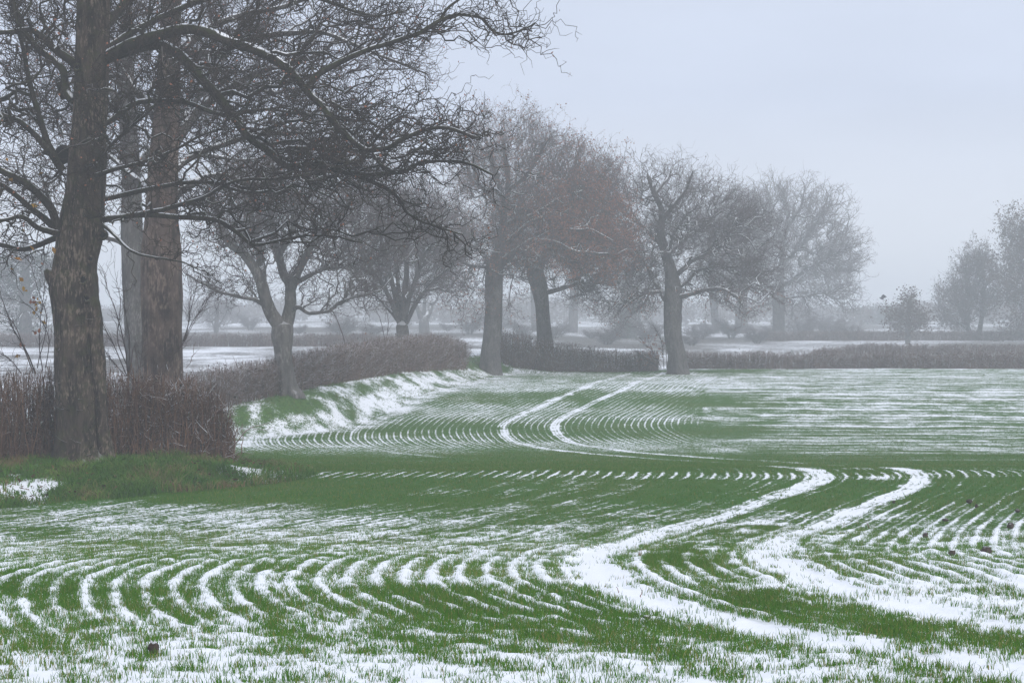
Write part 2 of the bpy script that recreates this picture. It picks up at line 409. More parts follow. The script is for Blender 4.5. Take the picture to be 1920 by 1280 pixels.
def scatter(d0, d1, dens, seed, amax=0.31):
    r = rng(seed); area = amax * (d1**2 - d0**2); n = int(area * dens)
    d = np.sqrt(r.uniform(d0**2, d1**2, n)); return r.uniform(-amax, amax, n) * d, d

def wheat_depth(x, d):
    """how thickly the blades stand: optical depth along a low line of sight"""
    row, cov, amp, gra, ins, tram, u = field_attrs(x, d)
    st = 0.42 * np.cos(2 * np.pi * row / 0.25) + 0.50 * np.cos(4 * np.pi * row / 0.25)
    v = st * amp + (fbm(x * 2.6, d * 2.6, 8) - 0.5) * 1.2 + (fbm(x * 11, d * 9, 18, 2) - 0.5) * 2.3 + (cov - 0.5) * 2.6 - 0.08 * sstep(36, 28, d)
    W = 0.05 + 0.93 * sstep(-0.95, 0.75, v)
    return -np.log(W) * ins * (1 - 0.72 * tram), cov

wa = Acc()
for (d0, d1, dens, nb, hh, ww, segs, sd, te) in ((7, 18, 2600, 2, 0.062, 0.0045, 2, 1, .20), (18, 30, 1700, 2, 0.055, 0.0058, 1, 2, .155), (30, 50, 320, 3, 0.05, 0.009, 1, 3, .062), (50, 80, 170, 3, 0.045, 0.013, 1, 4, .055), (80, 123, 90, 3, 0.04, 0.018, 1, 5, .05)):
    x, d = scatter(d0, d1, dens, 100 + sd)
    tau, cv = wheat_depth(x, d)
    p = np.minimum(tau * (1.25 if d1 <= 30 else 1.0), 3.5) * te / (hh * ww * 0.4 * nb) / dens
    k = rng(200 + sd).uniform(0, 1, len(x)) < p
    x, d, cv = x[k], d[k], cv[k]
    hv = hh * (0.8 + 0.4 * np.clip(1 - cv, 0, 1)) * rng(sd).uniform(0.7, 1.3, len(x))
    V, T, t = blades(x, d, hv, np.full(len(x), ww), 300 + sd, nb, 0.8, segs)
    wa.add(V, None, T, tint=t)
w = link('winter_wheat', wa.mesh('winter_wheat', [M_WHEAT], False))
tag(w, 'young green winter wheat drilled in wavy rows through the snow', 'wheat', kind='stuff')

# verge grass
ga = Acc()
r = rng(9)
x, d = scatter(33, 47, 420, 77, 0.32)
_, cv, _, gr_, ins, _, _ = field_attrs(x, d)
k = (x < EDGE(d) + 0.3) & (x > EDGE(d) - 7) & (r.uniform(0, 1, len(x)) < np.clip(1.1 - cv * 1.35, 0.13, 1))
x, d, cv = x[k], d[k], cv[k]
tv = fbm(x * 1.4, d * 1.4, 64)
V, T, t = blades(x, d, 0.06 + 0.13 * np.clip(0.5 - cv, 0, 1) + 0.34 * fbm(x * 2.2, d * 2.2, 6)**2, np.full(len(x), 0.015), 5, 3, 1.2, 2, 0.22 * (fbm(x * 1.3, d * 1.3, 4) - 0.5))
t = np.clip(t * 0.75 + np.repeat((tv - 0.42) * 1.8, 15), 0, 1)
ga.add(V, None, T, tint=t)
x, d = scatter(47, 124, 60, 78, 0.2)
_, cv, _, gr_, ins, _, _ = field_attrs(x, d)
k = (x < EDGE(d) + 0.3) & (x > EDGE(d) - 5) & (r.uniform(0, 1, len(x)) < np.clip(1.2 - cv * 1.5, 0.03, 1))
x, d, cv = x[k], d[k], cv[k]
V, T, t = blades(x, d, np.full(len(x), 0.11), np.full(len(x), 0.02), 6, 3, 1.2, 1)
ga.add(V, None, T, tint=t)
o = link('verge_grass', ga.mesh('verge_grass', [M_GRASS], False))
tag(o, 'rough green grass on the bank below the hedge', 'grass', kind='stuff')

# fallen leaves and twigs on the bank
M_LITTER = mat_attr('fallen_leaf', (0.05, 0.025, 0.014), (0.17, 0.085, 0.04), 0.8)
def litter():
    r = rng(15); x, d = scatter(33.5, 46, 90, 79, 0.3); k = (x < EDGE(d) + 0.2) & (x > EDGE(d) - 6) & (r.uniform(0, 1, len(x)) < 0.25); x, d = x[k], d[k]
    pos = np.stack([x, d, ground_z(x, d) + 0.22 * (fbm(x * 1.3, d * 1.3, 4) - 0.5) + r.uniform(0.02, 0.14, len(x))], 1); n = len(pos)
    a = np.stack([r.normal(0, 1, n), r.normal(0, 1, n), r.normal(0, .4, n)], 1); a /= np.linalg.norm(a, axis=1, keepdims=True)
    b = np.cross(a, [0.1, 0.2, 1.0]); s_ = r.uniform(0.04, 0.10, (n, 1))
    V = np.stack([pos, pos + a * s_ * .5 + b * s_ * .4, pos + a * s_, pos + a * s_ * .5 - b * s_ * .4 + [0, 0, .02]], 1).reshape(-1, 3); q = np.arange(n) * 4
    T = np.concatenate([np.stack([q, q + 1, q + 2], 1), np.stack([q, q + 2, q + 3], 1)]); c = Acc(); c.add(V, None, T, tint=np.repeat(r.uniform(0, 1, n), 4))
    tag(link('leaf_litter', c.mesh('leaf_litter', [M_LITTER], False)), 'brown fallen leaves caught in the bank grass', 'leaf litter', kind='stuff')
litter()
# ------------------------------------------------------------------ trees
class Tree:
    """a skeleton of nodes: trunk, limbs, then tips attached batch by batch to the nearest wood"""
    def __init__(s, seed):
        s.r = rng(seed); s.nodes = np.zeros((0, 3)); s.tan = np.zeros((0, 3)); s.ok = np.zeros(0, bool); s.trunkflag = np.zeros(0, bool)
        s.batches = []      # (ids (N,K), parent id (N,), kind, given radii or None)
    def _push(s, pts, ok, trunk=False):
        N, K, _ = pts.shape
        t = np.gradient(pts, axis=1); t /= np.linalg.norm(t, axis=2, keepdims=True) + 1e-9
        ids = len(s.nodes) + np.arange(N * K).reshape(N, K)
        s.nodes = np.concatenate([s.nodes, pts.reshape(-1, 3)]); s.tan = np.concatenate([s.tan, t.reshape(-1, 3)])
        s.ok = np.concatenate([s.ok, ok.reshape(-1)]); s.trunkflag = np.concatenate([s.trunkflag, np.full(N * K, trunk)])
        return ids
    def line(s, pts, rad, kind, K=None, attach_from=0.0, wob=0.0, join=True):
        """one traced branch (trunk or limb): pts (n,3), rad (n,) radii"""
        pts = np.asarray(pts, float); rad = np.asarray(rad, float)
        L = np.r_[0, np.cumsum(np.linalg.norm(np.diff(pts, axis=0), axis=1))]
        K = K or max(6, int(len(pts) * 4))
        q = np.linspace(0, L[-1], K)
        if len(pts) > 2:
            pp = np.stack([pchip(L, pts[:, i])(q) for i in range(3)], 1)
        else:
            pp = np.stack([np.interp(q, L, pts[:, i]) for i in range(3)], 1)
        rr = np.interp(q, L, rad)
        if wob:
            w = s.r.normal(0, wob, (K, 3)); w = (w + np.roll(w, 1, 0) + np.roll(w, -1, 0)) / 2; w[0] = 0
            pp = pp + w * np.linspace(0.3, 1, K)[:, None]
        par = -1
        if join and len(s.nodes):
            dist = np.linalg.norm(s.nodes - pp[0], axis=1); par = int(np.argmin(dist))
            if not s.trunkflag[par]:
                sh = s.nodes[par] - pp[0]; pp = pp + sh * np.clip(1 - np.linspace(0, 3, K), 0, 1)[:, None]
        ok = (np.linspace(0, 1, K) >= attach_from)
        ids = s._push(pp[None], ok[None], kind == 'trunk')
        s.batches.append((ids, np.array([par]), kind, rr[None]))
    def sprig_tips(s, n, reach, src='spray'):
        """tips clustered round the outer parts of the sprays"""
        c = np.concatenate([b[0][:, b[0].shape[1] // 3:].ravel() for b in s.batches if b[2] == src])
        c = c[s.r.integers(0, len(c), n)]
        p0 = s.nodes[c]; v = s.tan[c] * 0.7 + s.r.normal(0, 0.75, (n, 3)) + np.array([0, 0, 0.25]); v /= np.linalg.norm(v, axis=1, keepdims=True)
        return p0 + v * reach * s.r.uniform(0.35, 1.25, (n, 1)), c
    def batch(s, tips, K, kind, pull=0.3, up=0.35, wig=0.12, base=None, follow=0.55, hang=0.0, maxlen=None, par=None):
        if par is None:
         kd = kdtree.KDTree(int(s.ok.sum())); idx = np.nonzero(s.ok)[0]
         for i in idx: kd.insert(s.nodes[i], int(i))
         kd.balance()
         base = s.base if base is None else base
         q = tips + (base - tips) * pull * s.r.uniform(0.4, 1.2, (len(tips), 1))
         par = np.array([kd.find(v)[1] for v in q])
        p0 = s.nodes[par]; t0 = s.tan[par]
        dv = tips - p0; ln = np.linalg.norm(dv, axis=1)
        keep = ln > 0.05
        if maxlen: keep &= ln < maxlen
        tips, par, p0, t0, dv, ln = tips[keep], par[keep], p0[keep], t0[keep], dv[keep], ln[keep]
        dn = dv / ln[:, None]; N = len(tips)
        m0 = t0 * follow + dn * 0.6 + s.r.normal(0, 0.22, (N, 3)); m0 /= np.linalg.norm(m0, axis=1, keepdims=True)
        m1 = dn + s.r.normal(0, 0.35, (N, 3)) + np.array([0, 0, 1.0]) * (up - hang) ; m1 /= np.linalg.norm(m1, axis=1, keepdims=True)
        m0 *= ln[:, None] * 1.0; m1 *= ln[:, None] * 1.0
        t = np.linspace(0, 1, K)[None, :, None]
        pts = ((2*t**3 - 3*t**2 + 1) * p0[:, None] + (t**3 - 2*t**2 + t) * m0[:, None] + (-2*t**3 + 3*t**2) * tips[:, None] + (t**3 - t**2) * m1[:, None])
        j = s.r.normal(0, 1, (N, K, 3)) * (ln[:, None, None] / K) * wig * 2.2; j[:, 0] = 0
        pts = pts + j
        sd = np.cross(dn, s.r.normal(0, 1, (N, 3))); sd /= np.linalg.norm(sd, axis=1, keepdims=True) + 1e-9
        s2 = np.cross(dn, sd); tt = t[..., 0]
        f1, f2 = s.r.uniform(1.2, 2.6, (2, N, 1)); ph = s.r.uniform(0, 6.28, (2, N, 1))
        a1 = ln[:, None] * wig * 0.55 * np.minimum(1, 3 * tt)
        pts = pts + (a1 * (np.sin(6.28 * f1 * tt + ph[0]) - np.sin(ph[0]) * (1 - tt)))[..., None] * sd[:, None] * 0.8 + (a1 * (np.sin(6.28 * f2 * tt + ph[1]) - np.sin(ph[1]) * (1 - tt)))[..., None] * s2[:, None] * 0.8
        pts[:, 0] = p0
        ok = np.ones((N, K), bool); ok[:, :max(1, K // 4)] = False
        ids = s._push(pts, ok)
        s.batches.append((ids, par, kind, None))
    def radii(s, rtip, power=2.3, taper=0.6):
        cnt = np.zeros(len(s.nodes)); s.load = np.zeros(len(s.nodes))
        for ids, par, kind, rr in reversed(s.batches):
            tot = 1 + np.cumsum(cnt[ids][:, ::-1], axis=1)[:, ::-1]
            s.load[ids] = tot
            v = par >= 0
            np.add.at(cnt, par[v], tot[v, 0])
        s.rad = rtip * s.load ** (1 / power)
        for ids, par, kind, rr in s.batches:
            K = ids.shape[1]
            ra = s.rad[ids] * (1 + taper * (1 - np.linspace(0, 1, K)))[None]
            if rr is not None: ra = rr.copy()
            else:
                v = par >= 0
                lim = np.where(v, s.rad[np.maximum(par, 0)] * 0.85, 1e9)
                ra = np.minimum(ra, np.maximum(lim, rtip * 0.8)[:, None])
            s.rad[ids] = ra
    def sides(s, kind): return {'trunk': 20, 'limb': 8, 'branch': 5, 'spray': 4, 'twig': 3}[kind]
    def collect(s, kinds, exclude_trunk=False):
        acc = Acc()
        for ids, par, kind, rr in s.batches:
            if kind not in kinds: continue
            pts = s.nodes[ids]; ra = s.rad[ids].copy()
            ra[:, -1] *= 0.6
            V, Q = tubes(pts, ra, s.sides(kind))
            sn = sstep(0.0055, 0.035, np.repeat(ra.reshape(-1), s.sides(kind)))
            acc.add(V, Q, snowy=sn, tint=np.repeat(s.r.uniform(0, 1, len(ids)), ids.shape[1] * s.sides(kind)))
        return acc

def ellipsoid_tips(r, env, n, d, shell=2.0, dsq=1.0):
    """tips spread through ellipsoids given as (X, Y, rx, ry[, depth offset m, weight]) in photo pixels at depth d"""
    w = np.array([(e[5] if len(e) > 5 else 1.0) * e[2] * e[3] for e in env]); w /= w.sum()
    out = []
    for e, k in zip(env, r.multinomial(n, w)):
        v = r.normal(0, 1, (k, 3)); v /= np.linalg.norm(v, axis=1, keepdims=True)
        rad = r.uniform(0, 1, k) ** (1 / (3.0 if shell is None else shell + 1))
        dd_ = d + (e[4] if len(e) > 4 else 0)
        sc = np.array([e[2] * d / F, 0.5 * (e[2] + e[3]) * d / F * dsq, e[3] * d / F])
        rad *= 1 + 0.16 * (fbm(v[:, 0] * 2.3 + e[0] * 0.07, v[:, 2] * 2.3 + v[:, 1] * 1.7, int(e[1])) - 0.5) * 2
        out.append(P(e[0], e[1], dd_) + v * rad[:, None] * sc)
    return np.concatenate(out)

def leaf_cards(r, pos, size, droop=0.5):
    """small curled two-triangle leaves hung at points"""
    n = len(pos)
    a = r.normal(0, 1, (n, 3)); a[:, 2] -= droop; a /= np.linalg.norm(a, axis=1, keepdims=True)
    b = np.cross(a, r.normal(0, 1, (n, 3))); b /= np.linalg.norm(b, axis=1, keepdims=True) + 1e-9
    c = np.cross(a, b)
    s_ = size * r.uniform(0.6, 1.3, (n, 1))
    V = np.stack([pos, pos + a * s_ * 0.5 + b * s_ * 0.38 + c * s_ * 0.12, pos + a * s_, pos + a * s_ * 0.5 - b * s_ * 0.38 + c * s_ * 0.12], 1)
    k = np.arange(n) * 4
    T = np.concatenate([np.stack([k, k+1, k+2], 1), np.stack([k, k+2, k+3], 1)])
    return V.reshape(-1, 3), T, np.repeat(np.clip(r.normal(0.5, 0.28, n), 0, 1), 4)

def rough_trunk(pts, rad, sides=44, rings=90, seed=0, lump=0.05, flare=0.0, fin=0):
    """a fluted trunk with lumps and a root flare; pts bottom to top"""
    pts = np.asarray(pts, float); rad = np.asarray(rad, float)
    e_ = pts[-1] - pts[-2]; e_ /= np.linalg.norm(e_)
    pts = np.concatenate([pts, [pts[-1] + e_ * rad[-1] * 0.6]]); rad = np.r_[rad, rad[-1] * 0.06]
    L = np.r_[0, np.cumsum(np.linalg.norm(np.diff(pts, axis=0), axis=1))]; q = np.linspace(0, L[-1], rings)
    c = np.stack([pchip(L, pts[:, i])(q) if len(L) > 2 else np.interp(q, L, pts[:, i]) for i in range(3)], 1)
    rr = pchip(L, rad)(q) if len(L) > 2 else np.interp(q, L, rad)
    a = np.arange(sides) * 2 * np.pi / sides
    A, H = np.meshgrid(a, q); r0 = rr[:, None]
    n = (fbm(np.cos(A) * 2.2 + 5, np.sin(A) * 2.2 + H * 0.9 / max(rr.mean(), .05) * 0.22, seed) - 0.5) * 2
    n2 = (fbm(np.cos(A) * 5 + 9, np.sin(A) * 5 + H * 2.2, seed + 3) - 0.5) * 2
    n3 = (fbm(np.cos(A) * 13 + 4, np.sin(A) * 13 + H * 3.5, seed + 6) - 0.5) * 2
    RR = r0 * (1 + lump * 2.2 * n + lump * 0.8 * n2 + lump * 0.5 * n3)
    if flare:
        fl = np.exp(-H / (rr[0] * 1.1)) * flare
        RR = RR * (1 + fl * (0.45 + 0.55 * np.cos(A * 5 + seed)))
    V = c[:, None, :] + np.stack([np.cos(A) * RR, np.sin(A) * RR, 0 * A], -1)
    idx = np.arange(rings * sides).reshape(rings, sides); i2 = np.roll(idx, -1, 1)
    Q = np.stack([idx[:-1], i2[:-1], i2[1:], idx[1:]], -1).reshape(-1, 4)
    return V.reshape(-1, 3), Q

M_BARK = mat_bark('sycamore_bark', (0.014, 0.011, 0.009), (0.062, 0.046, 0.036), (0.18, 0.138, 0.108), 0.9, 0.55, 1.8, 1.0, 0.05)
M_BARK2 = mat_bark('flaking_bark', (0.04, 0.031, 0.028), (0.118, 0.084, 0.071), (0.21, 0.157, 0.13), 0.9, 0.1, 1.6, 1.0, 0.05)
M_LIMB = mat_bark('mossy_limb_bark', (0.016, 0.013, 0.011), (0.032, 0.027, 0.021), (0.062, 0.052, 0.042), 1.0, 0.75, 2.0, 0.4, 0.01)
M_TWIG = mat_bark('dark_twigs', (0.032, 0.024, 0.025), (0.058, 0.042, 0.042), (0.11, 0.076, 0.074), 0.6, 0.2, 1.0, 0.0, tinted=0.6)
M_GREYBARK = mat_bark('grey_smooth_bark', (0.05, 0.046, 0.043), (0.11, 0.10, 0.095), (0.18, 0.165, 0.155), 0.95, 0.1)
M_OAK = mat_bark('oak_bark', (0.045, 0.042, 0.042), (0.095, 0.087, 0.085), (0.16, 0.147, 0.14), 1.0, 0.2, 2.0, 0.6, 0.03, slo=0.38)
M_OAKTWIG = mat_bark('oak_twigs', (0.05, 0.041, 0.042), (0.085, 0.068, 0.068), (0.14, 0.11, 0.108), 0.9, 0.0, 1.0, 0.0, tinted=0.6)
M_RUSSET = mat_attr('russet_leaf', (0.17, 0.072, 0.046), (0.36, 0.165, 0.11), 0.7)
M_DULL = mat_attr('dull_leaf', (0.045, 0.027, 0.018), (0.10, 0.06, 0.042), 0.7)
M_TWIG_NEAR = mat_bark('near_black_twigs', (0.012, 0.009, 0.008), (0.024, 0.017, 0.015), (0.055, 0.036, 0.03), 0.6, 0.3, 1.0, 0.0, tinted=0.5)
M_LEAFDARK = mat_attr('dark_leaf', (0.02, 0.013, 0.012), (0.05, 0.03, 0.026), 0.7)
M_YELLOW = mat_attr('yellowed_leaf', (0.20, 0.085, 0.02), (0.42, 0.26, 0.05), 0.7)
M_IVY = mat_attr('ivy_leaf', (0.015, 0.028, 0.013), (0.03, 0.05, 0.022), 0.5)

def tree(name, label, cat, d, seed, trunk, limbs, env, batches, rtip, group=None, bark=None, limbmat=None, twigmat=None,
         depth=None, leaves=(), power=2.3, lump=0.05, flare=0.3, up=0.35, wig=0.12, trunk_attach=0.55, shell=2.0, dsq=1.0,
         ring=None, envs=1.0, hang=0.0, extra=None, follow=0.55, sprig=None):
    if sprig is None: sprig = 0.55 + d * 0.003
    bark = bark or M_OAK; limbmat = limbmat or bark; twigmat = twigmat or M_OAKTWIG
    env = [(e[0], e[1], e[2] * envs, e[3] * envs) + tuple(e[4:]) for e in env]
    T = Tree(seed)
    tp = np.array(trunk, float)              # rows X, Y, half width px
    tw = P(tp[:, 0], tp[:, 1], d); tr = tp[:, 2] * d / F
    gz = float(ground_z(tw[0, 0], d)) - 0.12
    tw = np.concatenate([[[tw[0, 0], d, min(gz, tw[0, 2] - 0.05)]], tw]); tr = np.r_[tr[0], tr]
    if depth is not None: tw[1:, 1] += np.interp(np.linspace(0, 1, len(tw) - 1), np.linspace(0, 1, len(depth)), depth)
    org = tw[0].copy()
    T.line(tw, tr, 'trunk', K=26, attach_from=trunk_attach)
    T.base = tw[max(1, int(len(tw) * 0.6))] * 1.0
    for i, lb in enumerate(limbs):
        # limb: (points, r0 px, r1 px, depth change m)
        pts = np.array(lb[0], float); n = len(pts); tt = np.linspace(0, 1, n)
        d0 = lb[4] if len(lb) > 4 else 0.0
        T.line(P(pts[:, 0], pts[:, 1], d + d0 + lb[3] * tt), (lb[1] + (lb[2] - lb[1]) * tt) * d / F, 'limb', attach_from=0.12, wob=0.012 * d / 40)
    done_ls = False
    for bi, (n, K, kind, pull) in enumerate(batches):
        if kind == 'twig' and limbs and not done_ls:
            done_ls = True; tips, pr = T.sprig_tips(22 * len(limbs), 0.45 + 0.006 * d, 'limb'); T.batch(tips, 7, 'spray', 0, up, wig, follow=0.5, par=pr)
        if kind == 'twig' and sprig:
            tips, pr = T.sprig_tips(n, sprig * (1.0 if pull > 0.06 else 0.55), 'spray' if pull > 0.06 else 'twig')
            T.batch(tips, K, kind, 0, up, wig, follow=0.35, par=pr)
        else:
            tips = ellipsoid_tips(T.r, env, n, d, shell, dsq)
            T.batch(tips, K, kind, pull, up, wig, hang=hang if kind == 'twig' else 0, follow=follow)
    T.radii(rtip, power)
    root = empty(name, org, label, cat, group)
    a = Acc(); V, Q = rough_trunk(tw, tr, ring[0] if ring else 24, ring[1] if ring else 40, seed, lump, flare); a.add(V, Q, snowy=0.35, tint=0.5)
    if extra: extra(a, org)
    link('trunk', a.mesh('trunk', [bark], True, org), root)
    k1 = [k for k in ('limb', 'branch') if any(b[2] == k for b in T.batches)]
    if k1: link('branches', T.collect(k1).mesh('branches', [limbmat], True, org), root)
    link('crown', T.collect(['spray', 'twig']).mesh('crown', [twigmat], True, org), root)
    tipsets = [b for b in T.batches if b[2] == 'twig']
    for (mat, n, size, fn, droop) in leaves:
        pos = np.concatenate([T.nodes[b[0][:, b[0].shape[1] // 2:]].reshape(-1, 3) for b in tipsets])
        if fn is not None: pos = pos[T.r.uniform(0, 1, len(pos)) < fn(pos)]
        if not len(pos): continue
        pos = pos[T.r.integers(0, len(pos), n)] + T.r.normal(0, size * 0.7, (n, 3))
        V, T3, t = leaf_cards(T.r, pos, size, droop)
        la = Acc(); la.add(V, None, T3, tint=t)
        link('leaves', la.mesh('leaves', [mat], False, org), root)
    return root, T

def px_of(pos): return 960 + F * pos[:, 0] / pos[:, 1], 585 - F * (pos[:, 2] - CAMZ) / pos[:, 1]

# --- the near sycamore by the hedge -------------------------------------------------
A_trunk = [(152, 868, 46), (150, 850, 43), (150, 800, 42), (148, 740, 42), (146, 690, 43), (145, 640, 42), (142, 580, 43), (138, 530, 45), (140, 500, 41), (146, 470, 42), (150, 440, 43),
           (154, 400, 40), (160, 350, 36), (163, 300, 35), (166, 250, 32), (168, 200, 31), (170, 140, 31), (172, 80, 31), (173, 20, 31), (174, -60, 29), (176, -160, 25), (180, -280, 18), (184, -400, 9)]
A_limbs = [
 ([(190, 112), (222, 96), (245, 84), (300, 65), (350, 55), (390, 61), (430, 79), (482, 96), (535, 126), (559, 150), (580, 175), (604, 199), (632, 236), (665, 268), (693, 282), (726, 276), (760, 258), (827, 240), (895, 258)], 13, 3, -3.0),
 ([(580, 170), (600, 142), (632, 122), (685, 95), (742, 77), (787, 61), (827, 37), (856, 28), (896, 32), (929, 61), (945, 65), (978, 57), (1003, 43)], 6.5, 1.2, 0.5, -1.5),
 ([(827, 37), (840, 15), (870, -5), (920, -20), (960, -10)], 3, 1, 0.4, -1.3),
 ([(190, 138), (230, 120), (300, 100), (330, 110), (370, 145), (410, 185), (440, 220), (470, 260), (500, 280), (545, 312), (583, 306), (624, 317), (661, 325), (693, 329), (746, 325), (800, 302), (860, 302), (922, 326)], 12, 2.2, -1.6),
 ([(661, 325), (693, 337), (730, 357), (750, 378), (762, 398), (787, 414), (819, 424), (866, 440)], 4.5, 1.5, 0.5, -1.0),
 ([(185, 413), (225, 407), (262, 401), (307, 392), (356, 379), (394, 366), (421, 347), (474, 335), (543, 333), (600, 322)], 6, 1.6, -2.5),
 ([(190, 414), (262, 404), (337, 407), (401, 410), (441, 433), (482, 460), (530, 450), (600, 440), (680, 455)], 6.5, 1.5, -1.2),
 ([(190, 456), (215, 460), (244, 469), (290, 484), (330, 488), (375, 505)], 4, 1, -1.6),
 ([(163, 340), (175, 322), (187, 296), (210, 270), (244, 240), (277, 210), (319, 161), (360, 130)], 5, 1.2, -1.5),
 ([(170, 328), (187, 322), (225, 313), (262, 306), (300, 292), (337, 277), (394, 247), (450, 235)], 5, 1.2, -2.0),
 ([(140, 122), (129, 112), (105, 94), (75, 67), (56, 56), (19, 60), (-30, 64), (-90, 50)], 9, 3, -1.0),
 ([(136, 190), (124, 169), (116, 131), (75, 94), (45, 56), (37, 30), (22, 0), (0, -60)], 9, 3, 1.2),
 ([(118, 440), (109, 431), (97, 394), (75, 367), (37, 337), (0, 319), (-50, 300), (-120, 290)], 10, 4, -1.4),
 ([(112, 450), (100, 436), (75, 409), (37, 371), (0, 345), (-50, 325), (-110, 330)], 8, 3, -0.4),
 ([(112, 446), (97, 439), (67, 424), (37, 405), (0, 412), (-60, 405)], 7, 2.5, -2.2),
 ([(108, 462), (94, 463), (56, 469), (0, 459), (-60, 450), (-120, 462)], 7, 3, 0.8),
 ([(118, 320), (101, 296), (86, 259), (75, 225), (60, 169), (49, 120), (36, 56), (20, -20)], 8, 3, -0.5),
 ([(118, 312), (101, 292), (67, 255), (30, 225), (0, 214), (-50, 200), (-120, 180)], 7, 3, -1.8),
 ([(185, 60), (200, 48), (221, 22), (245, -8), (290, -70), (350, -140), (430, -200)], 11, 3, 0.6),
 ([(172, -40), (230, -100), (320, -130), (430, -110), (560, -90), (700, -60), (800, -40)], 10, 2.5, -2.2),
 ([(172, -80), (120, -160), (60, -230), (-20, -300)], 10, 3, 1.0),
 ([(165, 120), (190, 100), (250, 60), (330, 20), (420, -10), (520, -20), (620, 5), (700, 30), (760, 20)], 8, 2, 2.2),
 ([(160, 250), (200, 230), (270, 190), (340, 190), (420, 215), (500, 205), (590, 215), (660, 225)], 7, 1.5, 2.0),
 ([(160, 380), (210, 370), (290, 352), (380, 340), (470, 360), (560, 350), (640, 380)], 6, 1.5, 1.8),
]
A_env = [(520, 60, 330, 130, -1.0), (700, 240, 215, 110, -1.8, 1.5), (830, 40, 160, 55, -1.0, 0.8), (420, 250, 300, 180, -0.8), (640, 350, 200, 90, -1.2, 0.6), (430, 410, 270, 85, -1.2, 0.65), (800, 400, 70, 48, -0.5, 0.8),
         (30, 200, 260, 290, -0.4), (-60, 400, 190, 110, -0.6), (250, 40, 330, 200, 0.5), (180, -230, 520, 260, 0, 0.3), (870, 280, 62, 55, -2.0, 1.6), (780, 230, 130, 70, -1.8, 1.2), (825, 415, 60, 36, -0.8, 1.3), (900, 20, 90, 45, -1.2, 1.0)]
A_surf = {}
def trunk_face(c):
    V = A_surf['V']; k = (np.abs(V[:, 0] - c[0]) < 0.05) & (np.abs(V[:, 2] - c[2]) < 0.06)
    return V[k][:, 1].min() if k.any() else c[1]
def A_extra(a, org):
    r = rng(3); A_surf['V'] = a.V[0]
    # burr ridge down the right side, roots, stubs
    b = P([176, 178, 180, 186, 190, 193, 196, 200, 214], [560, 590, 640, 700, 760, 800, 830, 850, 872], 39.75)
    V, Q = rough_trunk(b[::-1], np.array([9, 13, 14, 13, 12, 11, 13, 14, 6])[::-1] * 0.01, 14, 40, 8, 0.16); a.add(V, Q, snowy=0.2, tint=0.5)
    for (xa, ya, xb, yb, w0, w1, dz) in ((150, 838, 90, 886, 16, 6, -0.5), (165, 835, 178, 886, 15, 6, -0.6), (185, 840, 222, 880, 13, 4, -0.25)):
        q = P([xa, (xa + xb) / 2, xb], [ya, (ya + yb) / 2 + 6, yb], 40) + np.array([[0, -0.2, 0], [0, -0.35 + dz * .3, 0], [0, -0.3 + dz, 0]])
        V, Q = rough_trunk(q[::-1], np.array([w1, (w0 + w1) / 2, w0]) * 0.01, 12, 14, 4, 0.12); a.add(V, Q, snowy=0.2, tint=0.5)
    # old cut limb on the left with its sloping top
    q = P([126, 108, 93], [560, 532, 508], 39.9); V, Q = rough_trunk(q, np.array([0.20, 0.17, 0.10]), 14, 12, 2, 0.08); a.add(V, Q, snowy=0.6, tint=0.5)
    # short dead spurs and suckers on the trunk
    for k in range(26):
        X0 = r.uniform(112, 184); Y0 = r.uniform(590, 860); p0 = P(X0, Y0, 40); p0[1] = trunk_face(p0) + 0.01
        v = np.array([r.normal(0.35 if X0 > 150 else -0.2, 0.5), -r.uniform(0.1, 0.6), r.uniform(-0.2, 0.6)]); v /= np.linalg.norm(v); ln = r.uniform(0.12, 0.45); t = np.linspace(0, 1, 7)
        q = p0 + v * ln * t[:, None] + np.array([0, 0, 1]) * (t**2)[:, None] * ln * 0.3 + r.normal(0, 0.012, (7, 3)) * t[:, None]
        V, Q = tubes(q[None], (0.010 * (1 - 0.7 * t))[None], 4); a.add(V, Q, snowy=0.3, tint=0.1)
    # knot rims
    for (X, Y, ra) in ((163, 525, 7), (176, 487, 5), (196, 441, 7), (170, 560, 5), (150, 130, 5)):
        c = P(X, Y, 40); c[1] = trunk_face(c) - 0.01
        t = np.arange(14) * 2 * np.pi / 14
        ringp = np.stack([c[0] + np.cos(t) * ra * .01, c[1] + 0.03 * np.cos(2 * t), c[2] + np.sin(t) * ra * .012], 1)
        V, Q = tubes(np.concatenate([ringp, ringp[:2]])[None], np.full((1, 16), 0.028), 6); a.add(V, Q, snowy=0.1, tint=0.5)
tA, TA = tree('sycamore_tree', 'huge bare sycamore with a knotted trunk and snow-topped limbs arching over the near hedge', 'tree', 40, 11,
     A_trunk, A_limbs, A_env, [(130, 12, 'branch', 0.35), (900, 10, 'spray', 0.22), (4000, 7, 'twig', 0.1), (5500, 6, 'twig', 0.04)], 0.0040, None,
     M_BARK, M_LIMB, M_TWIG_NEAR, ring=(90, 260), lump=0.075, flare=0.7, up=0.3, wig=0.15, trunk_attach=0.75, shell=2.2, extra=A_extra, power=2.5,
     leaves=((M_RUSSET, 1500, 0.05, None, 0.8), (M_YELLOW, 60, 0.14, lambda p: ((px_of(p)[0] < 110) & (px_of(p)[1] > 280)) * 1.0, 0.6)))
